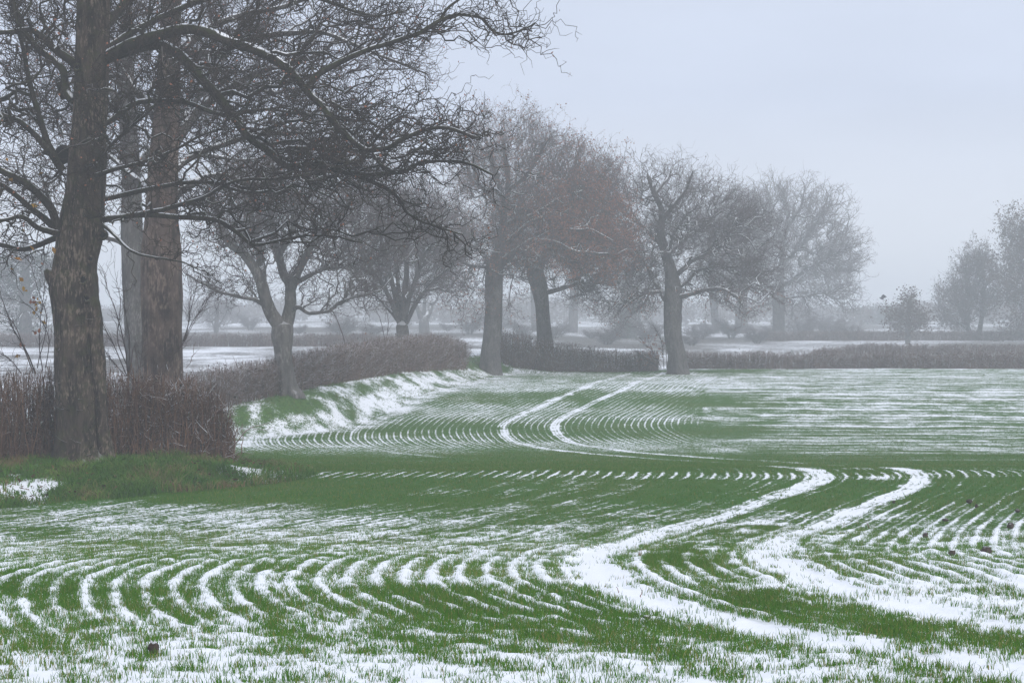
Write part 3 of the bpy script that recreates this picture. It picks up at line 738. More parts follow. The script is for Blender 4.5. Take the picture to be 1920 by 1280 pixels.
# near-black caps on the knots: shade of the hollows put into the colour
def knot_holes():
    m = mat_flat('painted_hollow_shade', (0.0045, 0.005, 0.005), (0.012, 0.01, 0.009))
    for (X, Y, ra) in ((163, 525, 6), (176, 487, 4), (196, 441, 6), (170, 560, 4), (118, 290, 15), (150, 130, 4)):
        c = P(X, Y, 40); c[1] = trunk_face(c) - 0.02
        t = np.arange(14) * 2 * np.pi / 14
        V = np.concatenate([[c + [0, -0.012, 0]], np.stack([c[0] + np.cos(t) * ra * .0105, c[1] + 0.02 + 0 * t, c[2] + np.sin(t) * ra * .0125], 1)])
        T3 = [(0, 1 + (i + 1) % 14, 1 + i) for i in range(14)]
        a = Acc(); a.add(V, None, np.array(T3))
        link('knot_hole', a.mesh('knot_hole', [m], True, tA.location), tA)
knot_holes()

# --- second and third sycamores behind the hedge --------------------------------------
tree('sycamore_tree', 'broad sycamore with pinkish flaking bark rising behind the near hedge', 'tree', 48, 21,
     [(306, 760, 42), (306, 700, 37), (305, 620, 37), (304, 540, 38), (303, 470, 36), (304, 400, 30), (308, 300, 27), (314, 200, 24), (318, 100, 21), (322, 0, 19), (326, -120, 15), (330, -260, 8)],
     [([(306, 300), (340, 250), (390, 190), (440, 158), (502, 128), (580, 110), (650, 60)], 12, 3, 1.5), ([(310, 260), (280, 200), (240, 150), (200, 80), (150, 20)], 10, 3, 1),
      ([(316, 120), (380, 60), (450, 30), (540, 10), (620, -20)], 9, 3, -1), ([(302, 400), (350, 350), (410, 330), (480, 345), (560, 330), (650, 345)], 10, 2.5, 1.8),
      ([(304, 350), (350, 300), (420, 270), (500, 250), (580, 250), (660, 230)], 9, 2.5, 2.5), ([(318, 100), (400, 100), (480, 70), (590, 60), (700, 100), (770, 130)], 9, 2, 0.5), ([(300, 380), (250, 330), (200, 290), (130, 260)], 8, 2.5, 1.5)],
     [(560, 60, 270, 150, 0.5, 1.2), (680, 180, 140, 110, 0.5), (300, 50, 300, 200, 0.5), (560, 300, 240, 130, 1.0), (150, 220, 190, 200, 1.0, .8), (330, -200, 420, 220, 0, 0.3), (400, 400, 160, 60, 1, 0.6)],
     [(90, 11, 'branch', 0.35), (520, 9, 'spray', 0.2), (2800, 6, 'twig', 0.1), (3600, 5, 'twig', 0.04)], 0.0038, None, M_BARK2, M_OAK, M_TWIG, ring=(56, 130), lump=0.05, flare=0.15,
     up=0.4, wig=0.14, trunk_attach=0.75, power=2.5, leaves=((M_RUSSET, 600, 0.05, None, 0.8),))
tree('sycamore_tree', 'pale grey sycamore trunk half hidden behind the pinkish one', 'tree', 66, 22,
     [(268, 760, 26), (262, 690, 24), (258, 620, 23), (252, 560, 20), (250, 490, 21), (248, 420, 20), (246, 330, 18), (240, 230, 16), (236, 120, 14), (236, 0, 11), (238, -140, 6)],
     [([(250, 480), (225, 452), (190, 440), (150, 400), (100, 380)], 8, 2, 0.5), ([(246, 330), (290, 270), (340, 220), (400, 150), (440, 60)], 8, 2, 1), ([(240, 230), (200, 160), (140, 110), (80, 40)], 8, 2, 1), ([(246, 360), (310, 320), (380, 290), (450, 300), (520, 290)], 7, 2, 2)],
     [(250, 120, 270, 220, 0.5), (480, 200, 200, 160, 1), (90, 280, 160, 150, 1), (240, -160, 300, 180, 0, 0.3)],
     [(60, 10, 'branch', 0.35), (300, 8, 'spray', 0.2), (1500, 5, 'twig', 0.1), (1800, 5, 'twig', 0.05)], 0.0042, None, M_OAK, M_OAK, M_TWIG, ring=(36, 70), lump=0.06, flare=0.1, trunk_attach=0.7, power=2.5)

# --- forked tree in the second hedge --------------------------------------------------
tree('ash_tree', 'grey tree forking low above the middle hedge with a crooked left limb', 'tree', 79.5, 31,
     [(547, 740, 19), (541, 725, 16), (537, 700, 15), (531, 660, 16), (530, 630, 20), (530, 612, 20), (531, 602, 10), (531, 594, 4)],
     [([(526, 612), (513, 595), (500, 565), (489, 527), (474, 497), (455, 474), (430, 457), (417, 432), (410, 400), (395, 365)], 15, 3.5, -1.5),
      ([(490, 530), (490, 500), (482, 455), (470, 405), (462, 350), (450, 310)], 10, 2.5, 1.5), ([(500, 575), (488, 568), (474, 561), (451, 557), (414, 548), (380, 531), (345, 512)], 5, 1.5, -1.0),
      ([(534, 612), (540, 595), (545, 569), (545, 539), (530, 510), (522, 482), (515, 440), (505, 380), (510, 320)], 14, 3, 0.8), ([(546, 545), (553, 527), (564, 501), (582, 467), (605, 437), (632, 400), (660, 370)], 10, 2.5, -1),
      ([(538, 588), (556, 576), (579, 587), (612, 584), (642, 565), (665, 557), (715, 545)], 5, 1.5, -1.5), ([(552, 535), (575, 520), (605, 505), (650, 500), (700, 480)], 6, 1.5, 1.5), ([(520, 480), (545, 440), (570, 390), (590, 340)], 6, 1.5, 1)],
     [(590, 400, 190, 110), (450, 400, 110, 100), (690, 430, 120, 80), (560, 330, 170, 90), (640, 530, 130, 55, 0, 0.7), (430, 530, 90, 50, 0, 0.7), (770, 400, 60, 60, 0, .8)],
     [(110, 9, 'branch', 0.35), (650, 8, 'spray', 0.2), (3800, 6, 'twig', 0.1), (5500, 5, 'twig', 0.05)], 0.0042, None, M_GREYBARK, M_GREYBARK, M_TWIG, ring=(30, 44), lump=0.05, flare=0.45, up=0.3, wig=0.14, trunk_attach=2, power=2.5,
     leaves=((M_RUSSET, 900, 0.06, None, 0.8),))
# --- spreading many-stemmed tree ------------------------------------------------------
tree('field_maple', 'many-stemmed tree fanning out above the middle hedge like an upturned broom', 'tree', 106, 41,
     [(755, 680, 13), (755, 629, 12), (754, 612, 11), (753, 602, 5)],
     [([(750, 606), (735, 570), (720, 540), (690, 490), (668, 430), (655, 380)], 6, 1.5, -1), ([(752, 600), (740, 550), (726, 490), (712, 440), (702, 370)], 6, 1.5, 1), ([(756, 600), (760, 540), (763, 480), (762, 420), (758, 350)], 7, 1.5, -0.5),
      ([(759, 602), (768, 560), (784, 510), (800, 450), (812, 390)], 6, 1.5, 1), ([(761, 606), (778, 570), (806, 535), (838, 505), (865, 480)], 5, 1.2, -1), ([(749, 606), (725, 575), (695, 550), (665, 535)], 4, 1.2, 1.2), ([(755, 600), (745, 520), (738, 440), (733, 370)], 5, 1.2, 2), ([(758, 598), (780, 520), (795, 480), (838, 430)], 5, 1.2, -2)],
     [(760, 440, 110, 110), (760, 500, 120, 75), (720, 380, 80, 60), (820, 400, 75, 80), (680, 520, 50, 50, 0, 0.7), (850, 500, 40, 50, 0, .8)],
     [(120, 9, 'branch', 0.3), (1000, 8, 'spray', 0.2), (4200, 5, 'twig', 0.1), (6000, 5, 'twig', 0.05)], 0.0045, None, M_OAK, M_OAK, M_OAKTWIG, envs=1.1, up=0.6, wig=0.1, trunk_attach=2, follow=0.8,
     leaves=((M_RUSSET, 900, 0.06, None, 0.7),))
# --- the oaks --------------------------------------------------------------------------
def russet_F(p):
    X, Y = px_of(p); return np.clip(0.25 + 0.9 * sstep(960, 1100, X) * sstep(300, 380, Y), 0, 1)
tree('oak_tree', 'tallest oak in the row, keeping russet leaves on its right side', 'oak', 114, 51,
     [(918, 676, 19), (919, 655, 18), (923, 623, 17.5), (925, 581, 16.5), (926, 540, 16.5), (927, 515, 17), (932, 490, 15), (938, 465, 11), (942, 430, 8), (946, 395, 6.5), (953, 350, 5), (948, 300, 4), (942, 255, 2)],
     [([(938, 495), (951, 484), (980, 463), (1006, 450), (1039, 454), (1082, 471), (1141, 475)], 9, 2, -2), ([(924, 520), (921, 509), (904, 475), (875, 454), (845, 440)], 7, 2, -1.5), ([(943, 425), (970, 410), (997, 404), (1031, 382), (1090, 357)], 6, 2, 1.5),
      ([(945, 400), (920, 370), (895, 340), (885, 290)], 6, 2, 1), ([(952, 355), (985, 330), (1010, 290), (1030, 260)], 5, 1.5, -1), ([(934, 475), (965, 440), (1010, 410), (1060, 400), (1110, 420)], 6, 2, 2), ([(930, 500), (890, 500), (860, 490), (830, 500)], 5, 1.5, 1),
      ([(1006, 450), (1050, 430), (1100, 430), (1150, 450)], 4, 1.5, -1, -1), ([(947, 390), (930, 330), (915, 280), (905, 235)], 5, 1.5, -1)],
     [(950, 290, 95, 100), (1010, 330, 100, 100), (900, 380, 70, 110), (1060, 410, 115, 100), (1010, 450, 150, 60), (890, 480, 70, 80), (1140, 450, 60, 70), (890, 570, 40, 50, 0, 0.5), (960, 550, 40, 60, 0, .4)],
     [(220, 10, 'branch', 0.3), (2400, 9, 'spray', 0.2), (6500, 5, 'twig', 0.1), (7000, 5, 'twig', 0.05)], 0.0038, 'old oaks along the far hedge', envs=1.12, shell=3.5, power=2.15, flare=0.35, lump=0.06, up=0.25, wig=0.17, trunk_attach=0.6,
     leaves=((M_RUSSET, 24000, 0.09, russet_F, 0.4), (M_DULL, 6000, 0.09, None, 0.4)))
tree('oak_tree', 'oak with one thick bent bough reaching right, close beside the tallest oak', 'oak', 121, 52,
     [(1023, 668, 17), (1022, 644, 15), (1019, 600, 13), (1017, 575, 13), (1011, 540, 16), (1004, 515, 17), (1002, 500, 10)],
     [([(1014, 548), (1031, 547), (1050, 541), (1071, 535), (1082, 530), (1090, 536), (1098, 545), (1112, 541), (1120, 525), (1132, 510), (1135, 480)], 6, 2, -1), ([(1008, 515), (1020, 480), (1040, 440), (1050, 390), (1070, 340), (1085, 280)], 8, 2, 2), ([(1000, 515), (985, 480), (975, 440), (980, 390)], 7, 2, 1),
      ([(1002, 510), (1000, 480), (1015, 430), (1010, 380)], 6, 2, 3), ([(1082, 530), (1090, 545), (1096, 552), (1075, 556)], 3, 1.2, -.5, -0.6), ([(1050, 400), (1090, 380), (1130, 330), (1150, 300)], 5, 1.5, 1, 1.2)],
     [(1085, 350, 75, 90, 1), (1130, 330, 55, 60, 1, 1.2), (1030, 420, 110, 100, 1), (1120, 440, 70, 100, 1), (1110, 520, 60, 45, 0, 0.6), (990, 470, 60, 60)],
     [(130, 9, 'branch', 0.3), (1100, 8, 'spray', 0.2), (3800, 5, 'twig', 0.1), (3800, 5, 'twig', 0.05)], 0.0048, 'old oaks along the far hedge', envs=1.15, shell=3.5, power=2.15, flare=0.3, lump=0.06, up=0.3, wig=0.17, trunk_attach=2,
     leaves=((M_RUSSET, 9000, 0.09, lambda p: np.where(px_of(p)[1] < 480, 1.0, 0.05), 0.4),))
tree('oak_tree', 'leaning oak with a domed crown and snowy boughs in the far hedge gap', 'oak', 117, 53,
     [(1272, 692, 19), (1271, 676, 17), (1266, 650, 16), (1261, 620, 16), (1261, 590, 16), (1262, 565, 16), (1263, 545, 15), (1259, 509, 12), (1250, 480, 10), (1244, 460, 9), (1238, 433, 7), (1241, 399, 6), (1228, 366, 5), (1214, 325, 3)],
     [([(1266, 560), (1280, 555), (1300, 550), (1318, 543), (1340, 541), (1364, 546), (1385, 560)], 6, 2, -2), ([(1262, 522), (1276, 508), (1293, 492), (1326, 475), (1360, 454), (1373, 429)], 6, 2, -1), ([(1262, 545), (1285, 530), (1310, 505), (1345, 500), (1400, 500)], 5, 1.5, 1.5),
      ([(1258, 572), (1246, 560), (1235, 540), (1221, 518), (1208, 492), (1190, 465)], 6, 2, 1), ([(1240, 540), (1215, 548), (1190, 560), (1165, 580)], 4, 1.2, -1.5), ([(1246, 465), (1225, 445), (1205, 425), (1180, 410)], 5, 1.5, -1.5), ([(1240, 410), (1265, 385), (1290, 350), (1300, 320)], 5, 1.5, -1),
      ([(1250, 480), (1280, 450), (1310, 430), (1350, 400)], 5, 1.5, 2), ([(1228, 366), (1250, 335), (1262, 310)], 3.5, 1.2, 1), ([(1255, 500), (1258, 460), (1275, 420), (1310, 380)], 4, 1.5, -2)],
     [(1240, 345, 90, 66, 0, .6), (1315, 400, 100, 80), (1400, 460, 80, 92), (1190, 430, 80, 90), (1290, 480, 140, 80), (1165, 540, 78, 66, 0, .9), (1395, 545, 78, 50, 0, .8)],
     [(220, 10, 'branch', 0.3), (2300, 9, 'spray', 0.2), (5200, 5, 'twig', 0.1), (5600, 5, 'twig', 0.05)], 0.0046, 'old oaks along the far hedge', envs=1.13, shell=3.5, power=2.15, flare=0.35, lump=0.08, up=0.3, wig=0.18, trunk_attach=0.6,
     leaves=((M_DULL, 900, 0.08, None, 0.4), (M_RUSSET, 700, 0.09, lambda p: (px_of(p)[1] > 540) * 1.0, 0.4)))

# --- paler trees behind the far hedge -------------------------------------------------
tree('beech_tree', 'pale round-crowned bare tree with a straight trunk, rightmost of the misty group', 'tree', 230, 61,
     [(1460, 668, 13), (1460, 640, 11.5), (1460, 600, 11), (1460, 560, 11), (1462, 530, 8), (1466, 490, 5), (1470, 450, 3.5), (1478, 400, 2)],
     [([(1462, 540), (1490, 520), (1520, 500), (1560, 480), (1600, 460)], 4, 1.2, -2), ([(1460, 550), (1430, 520), (1405, 480), (1385, 430)], 4, 1.2, 2), ([(1466, 500), (1500, 460), (1530, 420), (1550, 380)], 4, 1.2, 2), ([(1463, 560), (1500, 555), (1540, 550), (1580, 570)], 3, 1, -1), ([(1470, 450), (1440, 410), (1425, 370)], 3.5, 1, -2), ([(1472, 430), (1500, 390), (1510, 350)], 3.5, 1, -1)],
     [(1480, 450, 125, 125), (1440, 400, 75, 75), (1555, 460, 75, 110), (1530, 540, 95, 65), (1410, 490, 66, 85, 0, .8), (1590, 490, 48, 50)],
     [(200, 8, 'branch', 0.35), (1500, 7, 'spray', 0.2), (6500, 5, 'twig', 0.1), (7500, 4, 'twig', 0.05)], 0.0085, 'misty bare trees behind the far hedge', up=0.5, wig=0.1, trunk_attach=0.5, follow=0.7, flare=0.2,
     envs=1.06, power=2.15, leaves=((M_DULL, 500, 0.12, None, 0.4),))
tree('ivy_clad_tree', 'misty ivy-clad tree whose bough forks to the right beside the straight trunk', 'tree', 280, 62,
     [(1390, 668, 12), (1390, 630, 11), (1390, 590, 11), (1392, 560, 9), (1394, 520, 7), (1396, 470, 5), (1398, 420, 3)],
     [([(1393, 590), (1405, 582), (1420, 574), (1445, 570), (1470, 555)], 5, 1.5, -1.5), ([(1394, 520), (1375, 490), (1360, 450)], 4, 1.2, 1), ([(1395, 500), (1415, 470), (1430, 430)], 4, 1.2, 1)],
     [(1385, 430, 70, 80), (1400, 500, 65, 60), (1390, 380, 50, 50)],
     [(70, 7, 'branch', 0.35), (350, 6, 'spray', 0.2), (1800, 5, 'twig', 0.1), (2200, 4, 'twig', 0.05)], 0.0085, 'misty bare trees behind the far hedge', up=0.4, trunk_attach=0.5)
tree('poplar_tree', 'slender misty trunk between the leaning oak and the ivy-clad tree', 'tree', 285, 63,
     [(1342, 662, 8.5), (1342, 630, 7.5), (1340, 590, 7), (1337, 555, 7.5), (1335, 520, 6), (1334, 470, 5), (1335, 420, 3)],
     [([(1340, 575), (1350, 562), (1362, 545), (1375, 520)], 3, 1, -1), ([(1335, 510), (1320, 480), (1310, 440)], 3, 1, 1)],
     [(1335, 450, 55, 80), (1350, 510, 40, 40), (1330, 390, 40, 45)],
     [(50, 7, 'branch', 0.35), (250, 6, 'spray', 0.2), (1100, 5, 'twig', 0.1), (1300, 4, 'twig', 0.05)], 0.0085, 'misty bare trees behind the far hedge', up=0.5, trunk_attach=0.6)
tree('poplar_tree', 'pale straight ivy-covered trunk behind the far hedge, right of the bent bough', 'tree', 290, 64,
     [(1074, 662, 9.5), (1074, 640, 9), (1075, 600, 8.5), (1076, 560, 8.5), (1078, 520, 8), (1080, 460, 6), (1084, 390, 4)],
     [([(1080, 470), (1060, 430), (1050, 390)], 3.5, 1, 1), ([(1081, 450), (1105, 410), (1120, 360)], 3.5, 1, 1)],
     [(1085, 400, 70, 90), (1070, 470, 50, 50), (1110, 340, 50, 60)],
     [(60, 7, 'branch', 0.35), (300, 6, 'spray', 0.2), (1300, 5, 'twig', 0.1), (1300, 4, 'twig', 0.05)], 0.0085, 'misty bare trees behind the far hedge', up=0.5, trunk_attach=0.7)
tree('poplar_tree', 'thin pale trunk showing between the two russet oaks', 'tree', 300, 65,
     [(1002, 650, 5.5), (1001, 600, 5), (999, 550, 4.5), (998, 500, 4), (998, 440, 2.5)],
     [([(998, 500), (985, 470), (975, 430)], 2, .8, 1)], [(995, 430, 50, 70)],
     [(40, 6, 'branch', 0.35), (160, 5, 'spray', 0.2), (700, 4, 'twig', 0.1)], 0.009, 'misty bare trees behind the far hedge', up=0.5, trunk_attach=0.6)
tree('pollard_tree', 'pale forked trunk in the mist right behind the many-stemmed tree', 'tree', 250, 66,
     [(796, 650, 11), (796, 625, 10), (795, 605, 9), (795, 594, 4)],
     [([(790, 596), (784, 582), (777, 566), (768, 540)], 6, 2, -1), ([(799, 596), (806, 582), (814, 566), (828, 545)], 6, 2, 1), ([(795, 592), (797, 560), (800, 530)], 4, 1.5, 1)],
     [(795, 520, 60, 50), (830, 540, 40, 40)], [(40, 6, 'branch', 0.35), (200, 5, 'spray', 0.2), (1000, 4, 'twig', 0.1)], 0.0055, None, up=0.5, trunk_attach=2)

# --- trees on the right --------------------------------------------------------------------
tree('young_oak', 'small dark leafy tree standing alone behind the right hedge', 'small tree', 205, 71,
     [(1703, 668, 5.5), (1702, 640, 5), (1703, 610, 5.5), (1704, 585, 4), (1706, 560, 2)],
     [([(1703, 625), (1715, 615), (1728, 608)], 1.6, .7, -.6), ([(1703, 610), (1690, 600), (1678, 598)], 1.6, .7, .6)],
     [(1706, 588, 30, 32), (1702, 606, 42, 20), (1704, 560, 13, 16)],
     [(60, 6, 'branch', 0.4), (260, 5, 'spray', 0.25), (900, 4, 'twig', 0.12)], 0.0055, None, up=0.4, trunk_attach=0.25, leaves=((M_DULL, 2300, 0.20, None, 0.2),))
tree('hawthorn_tree', 'misty V-trunked tree left of the big leafy tree at the right edge', 'tree', 230, 72,
     [(1829, 668, 10), (1829, 650, 9), (1829, 640, 5)],
     [([(1826, 645), (1818, 620), (1810, 600), (1795, 575), (1770, 560)], 5.5, 1.2, -1.5), ([(1832, 645), (1838, 615), (1842, 585), (1845, 540), (1840, 490)], 6, 1.5, 1.5), ([(1822, 630), (1800, 608), (1775, 600)], 2, .8, 1), ([(1814, 605), (1815, 560), (1810, 510), (1815, 475)], 4, 1, 1)],
     [(1835, 530, 65, 65), (1810, 560, 60, 50), (1835, 480, 35, 30), (1780, 570, 38, 45, 0, .7), (1790, 605, 35, 20, 0, .6)],
     [(90, 6, 'branch', 0.35), (420, 5, 'spray', 0.2), (2200, 4, 'twig', 0.1), (2800, 4, 'twig', 0.05)], 0.009, None, up=0.3, trunk_attach=2, leaves=((M_DULL, 3000, 0.18, None, 0.3),))
tree('leafy_oak', 'large dark leafy tree cut by the right edge of the view', 'tree', 225, 73,
     [(1935, 668, 12), (1936, 640, 12), (1938, 600, 12), (1940, 560, 10), (1942, 500, 8), (1945, 440, 5)],
     [([(1938, 570), (1915, 545), (1890, 530), (1870, 510)], 4, 1.2, -2), ([(1940, 560), (1970, 530), (2010, 500)], 4, 1.2, 1), ([(1942, 500), (1920, 460), (1905, 430)], 4, 1.2, -2), ([(1943, 480), (1970, 440), (1990, 410)], 4, 1.2, 1)],
     [(1935, 430, 55, 50), (1900, 480, 38, 50), (1920, 520, 70, 70), (1910, 580, 55, 50), (1990, 490, 70, 80), (1885, 420, 22, 24), (1900, 620, 40, 26, 0, .7)],
     [(110, 6, 'branch', 0.35), (500, 5, 'spray', 0.2), (2400, 4, 'twig', 0.1), (2600, 4, 'twig', 0.05)], 0.009, None, up=0.3, trunk_attach=0.4, leaves=((M_DULL, 19000, 0.2, None, 0.2),))
# ------------------------------------------------------------------ hedges
M_HEDGE = mat_bark('hawthorn_stems', (0.022, 0.013, 0.009), (0.082, 0.043, 0.028), (0.26, 0.15, 0.095), 1.0, 0.0, 1.0, 0.0, tinted=0.75, slo=0.25)
M_HEDGE2 = mat_bark('hedge_stems', (0.04, 0.025, 0.019), (0.10, 0.06, 0.045), (0.21, 0.13, 0.098), 1.0, 0.0, 1.0, 0.0, tinted=0.6, slo=0.35)
M_HLEAF = mat_attr('withered_leaf', (0.035, 0.018, 0.014), (0.10, 0.05, 0.035), 0.8)
M_HDARK = mat_attr('dark_hedge_leaf', (0.010, 0.013, 0.009), (0.03, 0.03, 0.02), 0.7)

def hedge(name, label, path, heights, width, stems_m, twigs_m, rstem, seed, group=None, leaves_m=0, tilt=0.06, mat=None, snow=0.5, lsize=0.05, tw_len=0.35, thick=3, end_snow=0.0, extra=None, cat='hedge', darkleaf=0):
    r = rng(seed); p = np.array(path, float); hh = np.array(heights, float)
    L = np.r_[0, np.cumsum(np.linalg.norm(np.diff(p, axis=0), axis=1))]
    fx, fy = pchip(L, p[:, 0]), pchip(L, p[:, 1]); fh = pchip(L, hh)
    n = int(L[-1] * stems_m); s = r.uniform(0, L[-1], n)
    dx = fx(s + .05) - fx(s - .05); dy = fy(s + .05) - fy(s - .05); ln = np.hypot(dx, dy) + 1e-9
    nx, ny = dy / ln, -dx / ln
    off = r.uniform(-0.5, 0.5, n) * width * 0.75
    e = np.minimum(s, L[-1] - s); rnd = np.sqrt(np.clip(e / (width * 0.5), 0.1, 1)); off = off * rnd
    bx, by = fx(s) + nx * off, fy(s) + ny * off
    bz = ground_z(bx, by) - 0.08
    topn = (fbm(s * 1.1, off * 1.0 + 3, seed) - 0.5) * 0.45
    top = fh(s) * (r.uniform(0.72, 1.03, n) + np.where(r.uniform(0, 1, n) < 0.03, 0.16, 0)) + topn
    K = 6; t = np.linspace(0, 1, K)[None, :]
    lean = r.normal(0, tilt, (n, 2)) + np.stack([nx, ny], 1) * (off / width)[:, None] * 0.25
    pts = np.stack([bx[:, None] + lean[:, :1] * top[:, None] * t**1.3, by[:, None] + lean[:, 1:] * top[:, None] * t**1.3, bz[:, None] + (top[:, None] + 0.08) * t], -1)
    pts[:, 1:] += r.normal(0, 0.035, (n, K - 1, 3)) * np.array([1, 1, 0.4])
    rad = rstem * r.uniform(0.5, 1.5, (n, 1)) * (1 - 0.6 * t)
    acc = Acc()
    patch = np.clip((fbm(s * 0.9, off + 2, seed + 2) - 0.2) * 1.3, 0, 1)
    V, Q = tubes(pts, rad, thick); acc.add(V, Q, snowy=snow * 0.3, tint=np.repeat(np.clip(r.uniform(0, 1, n)**2 * 0.9 + patch * 0.3, 0, 1), K * thick))
    m = int(L[-1] * twigs_m); i = r.integers(0, n, m); q = r.uniform(0.1, 1.0, m); f = q * (K - 1); k0 = np.minimum(f.astype(int), K - 2); ff = (f - k0)[:, None]
    p0 = pts[i, k0] * (1 - ff) + pts[i, k0 + 1] * ff
    sgn = np.sign(r.normal(0, 1, m) + off[i] / width * 3)
    dv = np.stack([nx[i] * sgn * r.uniform(0.0, 0.9, m) + r.normal(0, 0.45, m), ny[i] * sgn * r.uniform(0.0, 0.9, m) + r.normal(0, 0.45, m), r.uniform(-0.1, 0.95, m)], 1)
    dv /= np.linalg.norm(dv, axis=1, keepdims=True)
    lt = tw_len * r.uniform(0.4, 1.3, m)
    ztop = ground_z(p0[:, 0], p0[:, 1]) + fh(s[i]) + (fbm(p0[:, 0] * 1.5, p0[:, 1] * 1.5, seed + 5) - 0.5) * 0.35 + r.uniform(-0.05, 0.09, m)
    over = np.clip((p0[:, 2] + dv[:, 2] * lt - ztop) / (np.abs(dv[:, 2] * lt) + 1e-6), 0, 0.9); lt = lt * (1 - over * (dv[:, 2] > 0))
    K2 = 4; t2 = np.linspace(0, 1, K2)[None, :, None]
    pp = p0[:, None] + dv[:, None] * lt[:, None, None] * t2 + np.array([0, 0, 1.0]) * (t2**2) * lt[:, None, None] * 0.15
    pp[:, 1:] += r.normal(0, 0.16, (m, K2 - 1, 3)) * (lt / K2)[:, None, None]
    rr = rstem * 0.5 * r.uniform(0.6, 1.4, (m, 1)) * (1 - 0.6 * t2[..., 0])
    sw = np.full(m, snow)
    if end_snow: sw = np.where(s[i] > L[-1] - end_snow, np.where(r.uniform(0, 1, m) < 0.38, 1.6, 0.2), sw); rr = rr * np.where(sw > 1, 1.6, 1.0)[:, None]
    V, Q = tubes(pp, rr, 3); acc.add(V, Q, snowy=np.repeat(sw, K2 * 3), tint=np.repeat(np.clip(r.uniform(0, 1, m)**2 * 0.9 + patch[i] * 0.35, 0, 1), K2 * 3))
    if extra: extra(acc, r)
    o = link(name, acc.mesh(name, [mat or M_HEDGE], True)); tag(o, label, cat, group)
    for nm, cnt, mt in (('leaves', leaves_m, M_HLEAF), ('ivy', darkleaf, M_HDARK)):
        if cnt:
            nl = int(L[-1] * cnt); j = r.integers(0, m, nl)
            pos = pp[j, 2] + r.normal(0, 0.05, (nl, 3))
            V, T3, tt = leaf_cards(r, pos, lsize, 0.4); la = Acc(); la.add(V, None, T3, tint=tt)
            link(nm, la.mesh(nm, [mt], False), o)
    return o

def near_extra(acc, r):
    # long stray shoots at the cut end of the hedge
    for (pa, rr) in (([(428, 842), (470, 800), (490, 797), (512, 788)], 0.012), ([(452, 850), (455, 820), (454, 793)], 0.011), ([(470, 800), (500, 806), (512, 800)], 0.006), ([(420, 858), (450, 846), (475, 850)], 0.008), ([(340, 872), (370, 878), (400, 874)], 0.008),
                     ([(350, 690), (362, 662), (368, 640)], 0.007), ([(360, 668), (372, 655), (376, 640)], 0.005)):
        pa = np.array(pa, float); q = P(pa[:, 0], pa[:, 1], 41.2 + r.uniform(-.4, .1))
        t = np.linspace(0, 1, len(q)); K = 9; tt = np.linspace(0, 1, K)
        w = np.stack([np.interp(tt, t, q[:, i]) for i in range(3)], 1) + r.normal(0, 0.012, (K, 3))
        V, Q = tubes(w[None], (rr * (1 - 0.6 * tt))[None], 4); acc.add(V, Q, snowy=0.8, tint=0.5)
hedge('hedge', 'nearest hedge, tall clipped maroon-brown stems around the foot of the huge sycamore', [(-15.5, 36.8), (-12.5, 38.8), (-9.8, 40.7), (-7.5, 41.5), (-6.5, 41.9), (-5.8, 42.1), (-5.5, 42.15)], [1.75, 1.78, 1.80, 1.80, 1.72, 1.45, 0.7], 1.35, 330, 1250, 0.009, 1, None,
      110, 0.07, M_HEDGE, 0.45, 0.045, 0.34, 4, 2.0, near_extra, darkleaf=130)
hedge('hedge', 'middle hedge curving from behind the near hedge towards the tallest oak', [(-13.0, 75), (-10.4, 77), (-9.1, 79.6), (-8.6, 81.2), (-7.6, 86.5), (-6.0, 94), (-4.3, 102), (-2.7, 111)], [1.35, 1.4, 1.3, 1.3, 1.42, 1.52, 1.55, 1.35], 1.4, 170, 520, 0.011, 2, None,
      90, 0.08, M_HEDGE2, 0.9, 0.07, 0.4, 3, darkleaf=60)
hedge('hedge', 'far hedge between the tallest oak and the leaning oak', [(-0.7, 119), (1.5, 120), (4.5, 120.5), (8.3, 121)], [1.75, 1.7, 1.4, 1.05], 1.4, 210, 560, 0.013, 3, None, 140, 0.08, M_HEDGE2, 1.0, 0.08, 0.4, darkleaf=60)
hedge('hedge', 'long low far hedge running right from the leaning oak', [(10.2, 130), (16, 131), (24, 132), (36, 133)], [1.15, 1.12, 1.12, 1.2], 1.3, 190, 500, 0.014, 4, None, 130, 0.08, M_HEDGE2, 1.0, 0.09, 0.4, darkleaf=40)
hedge('hedge', 'paler hedge just behind the long low one, under the small leafy tree', [(21.5, 152), (26, 155), (32, 158), (40, 160)], [0.75, 1.2, 1.05, 1.0], 1.3, 130, 380, 0.016, 5, None, 160, 0.08, M_HEDGE2, 0.4, 0.1, 0.4)
hedge('hedge', 'misty clipped hedge across the snowy field at left', [(-44, 165), (-30, 166), (-20, 167), (-9, 169)], [1.05, 1.02, 1.0, 0.9], 1.4, 110, 320, 0.017, 6, None, 160, 0.08, M_HEDGE2, 0.3, 0.1, 0.4)
hedge('hedge', 'faintest distant hedge below the pale snow strip at right', [(26, 225), (36, 226), (48, 228), (62, 230)], [1.0, 1.0, 1.0, 1.0], 1.6, 80, 240, 0.021, 7, None, 120, 0.08, M_HEDGE2, 0.2, 0.14, 0.5)

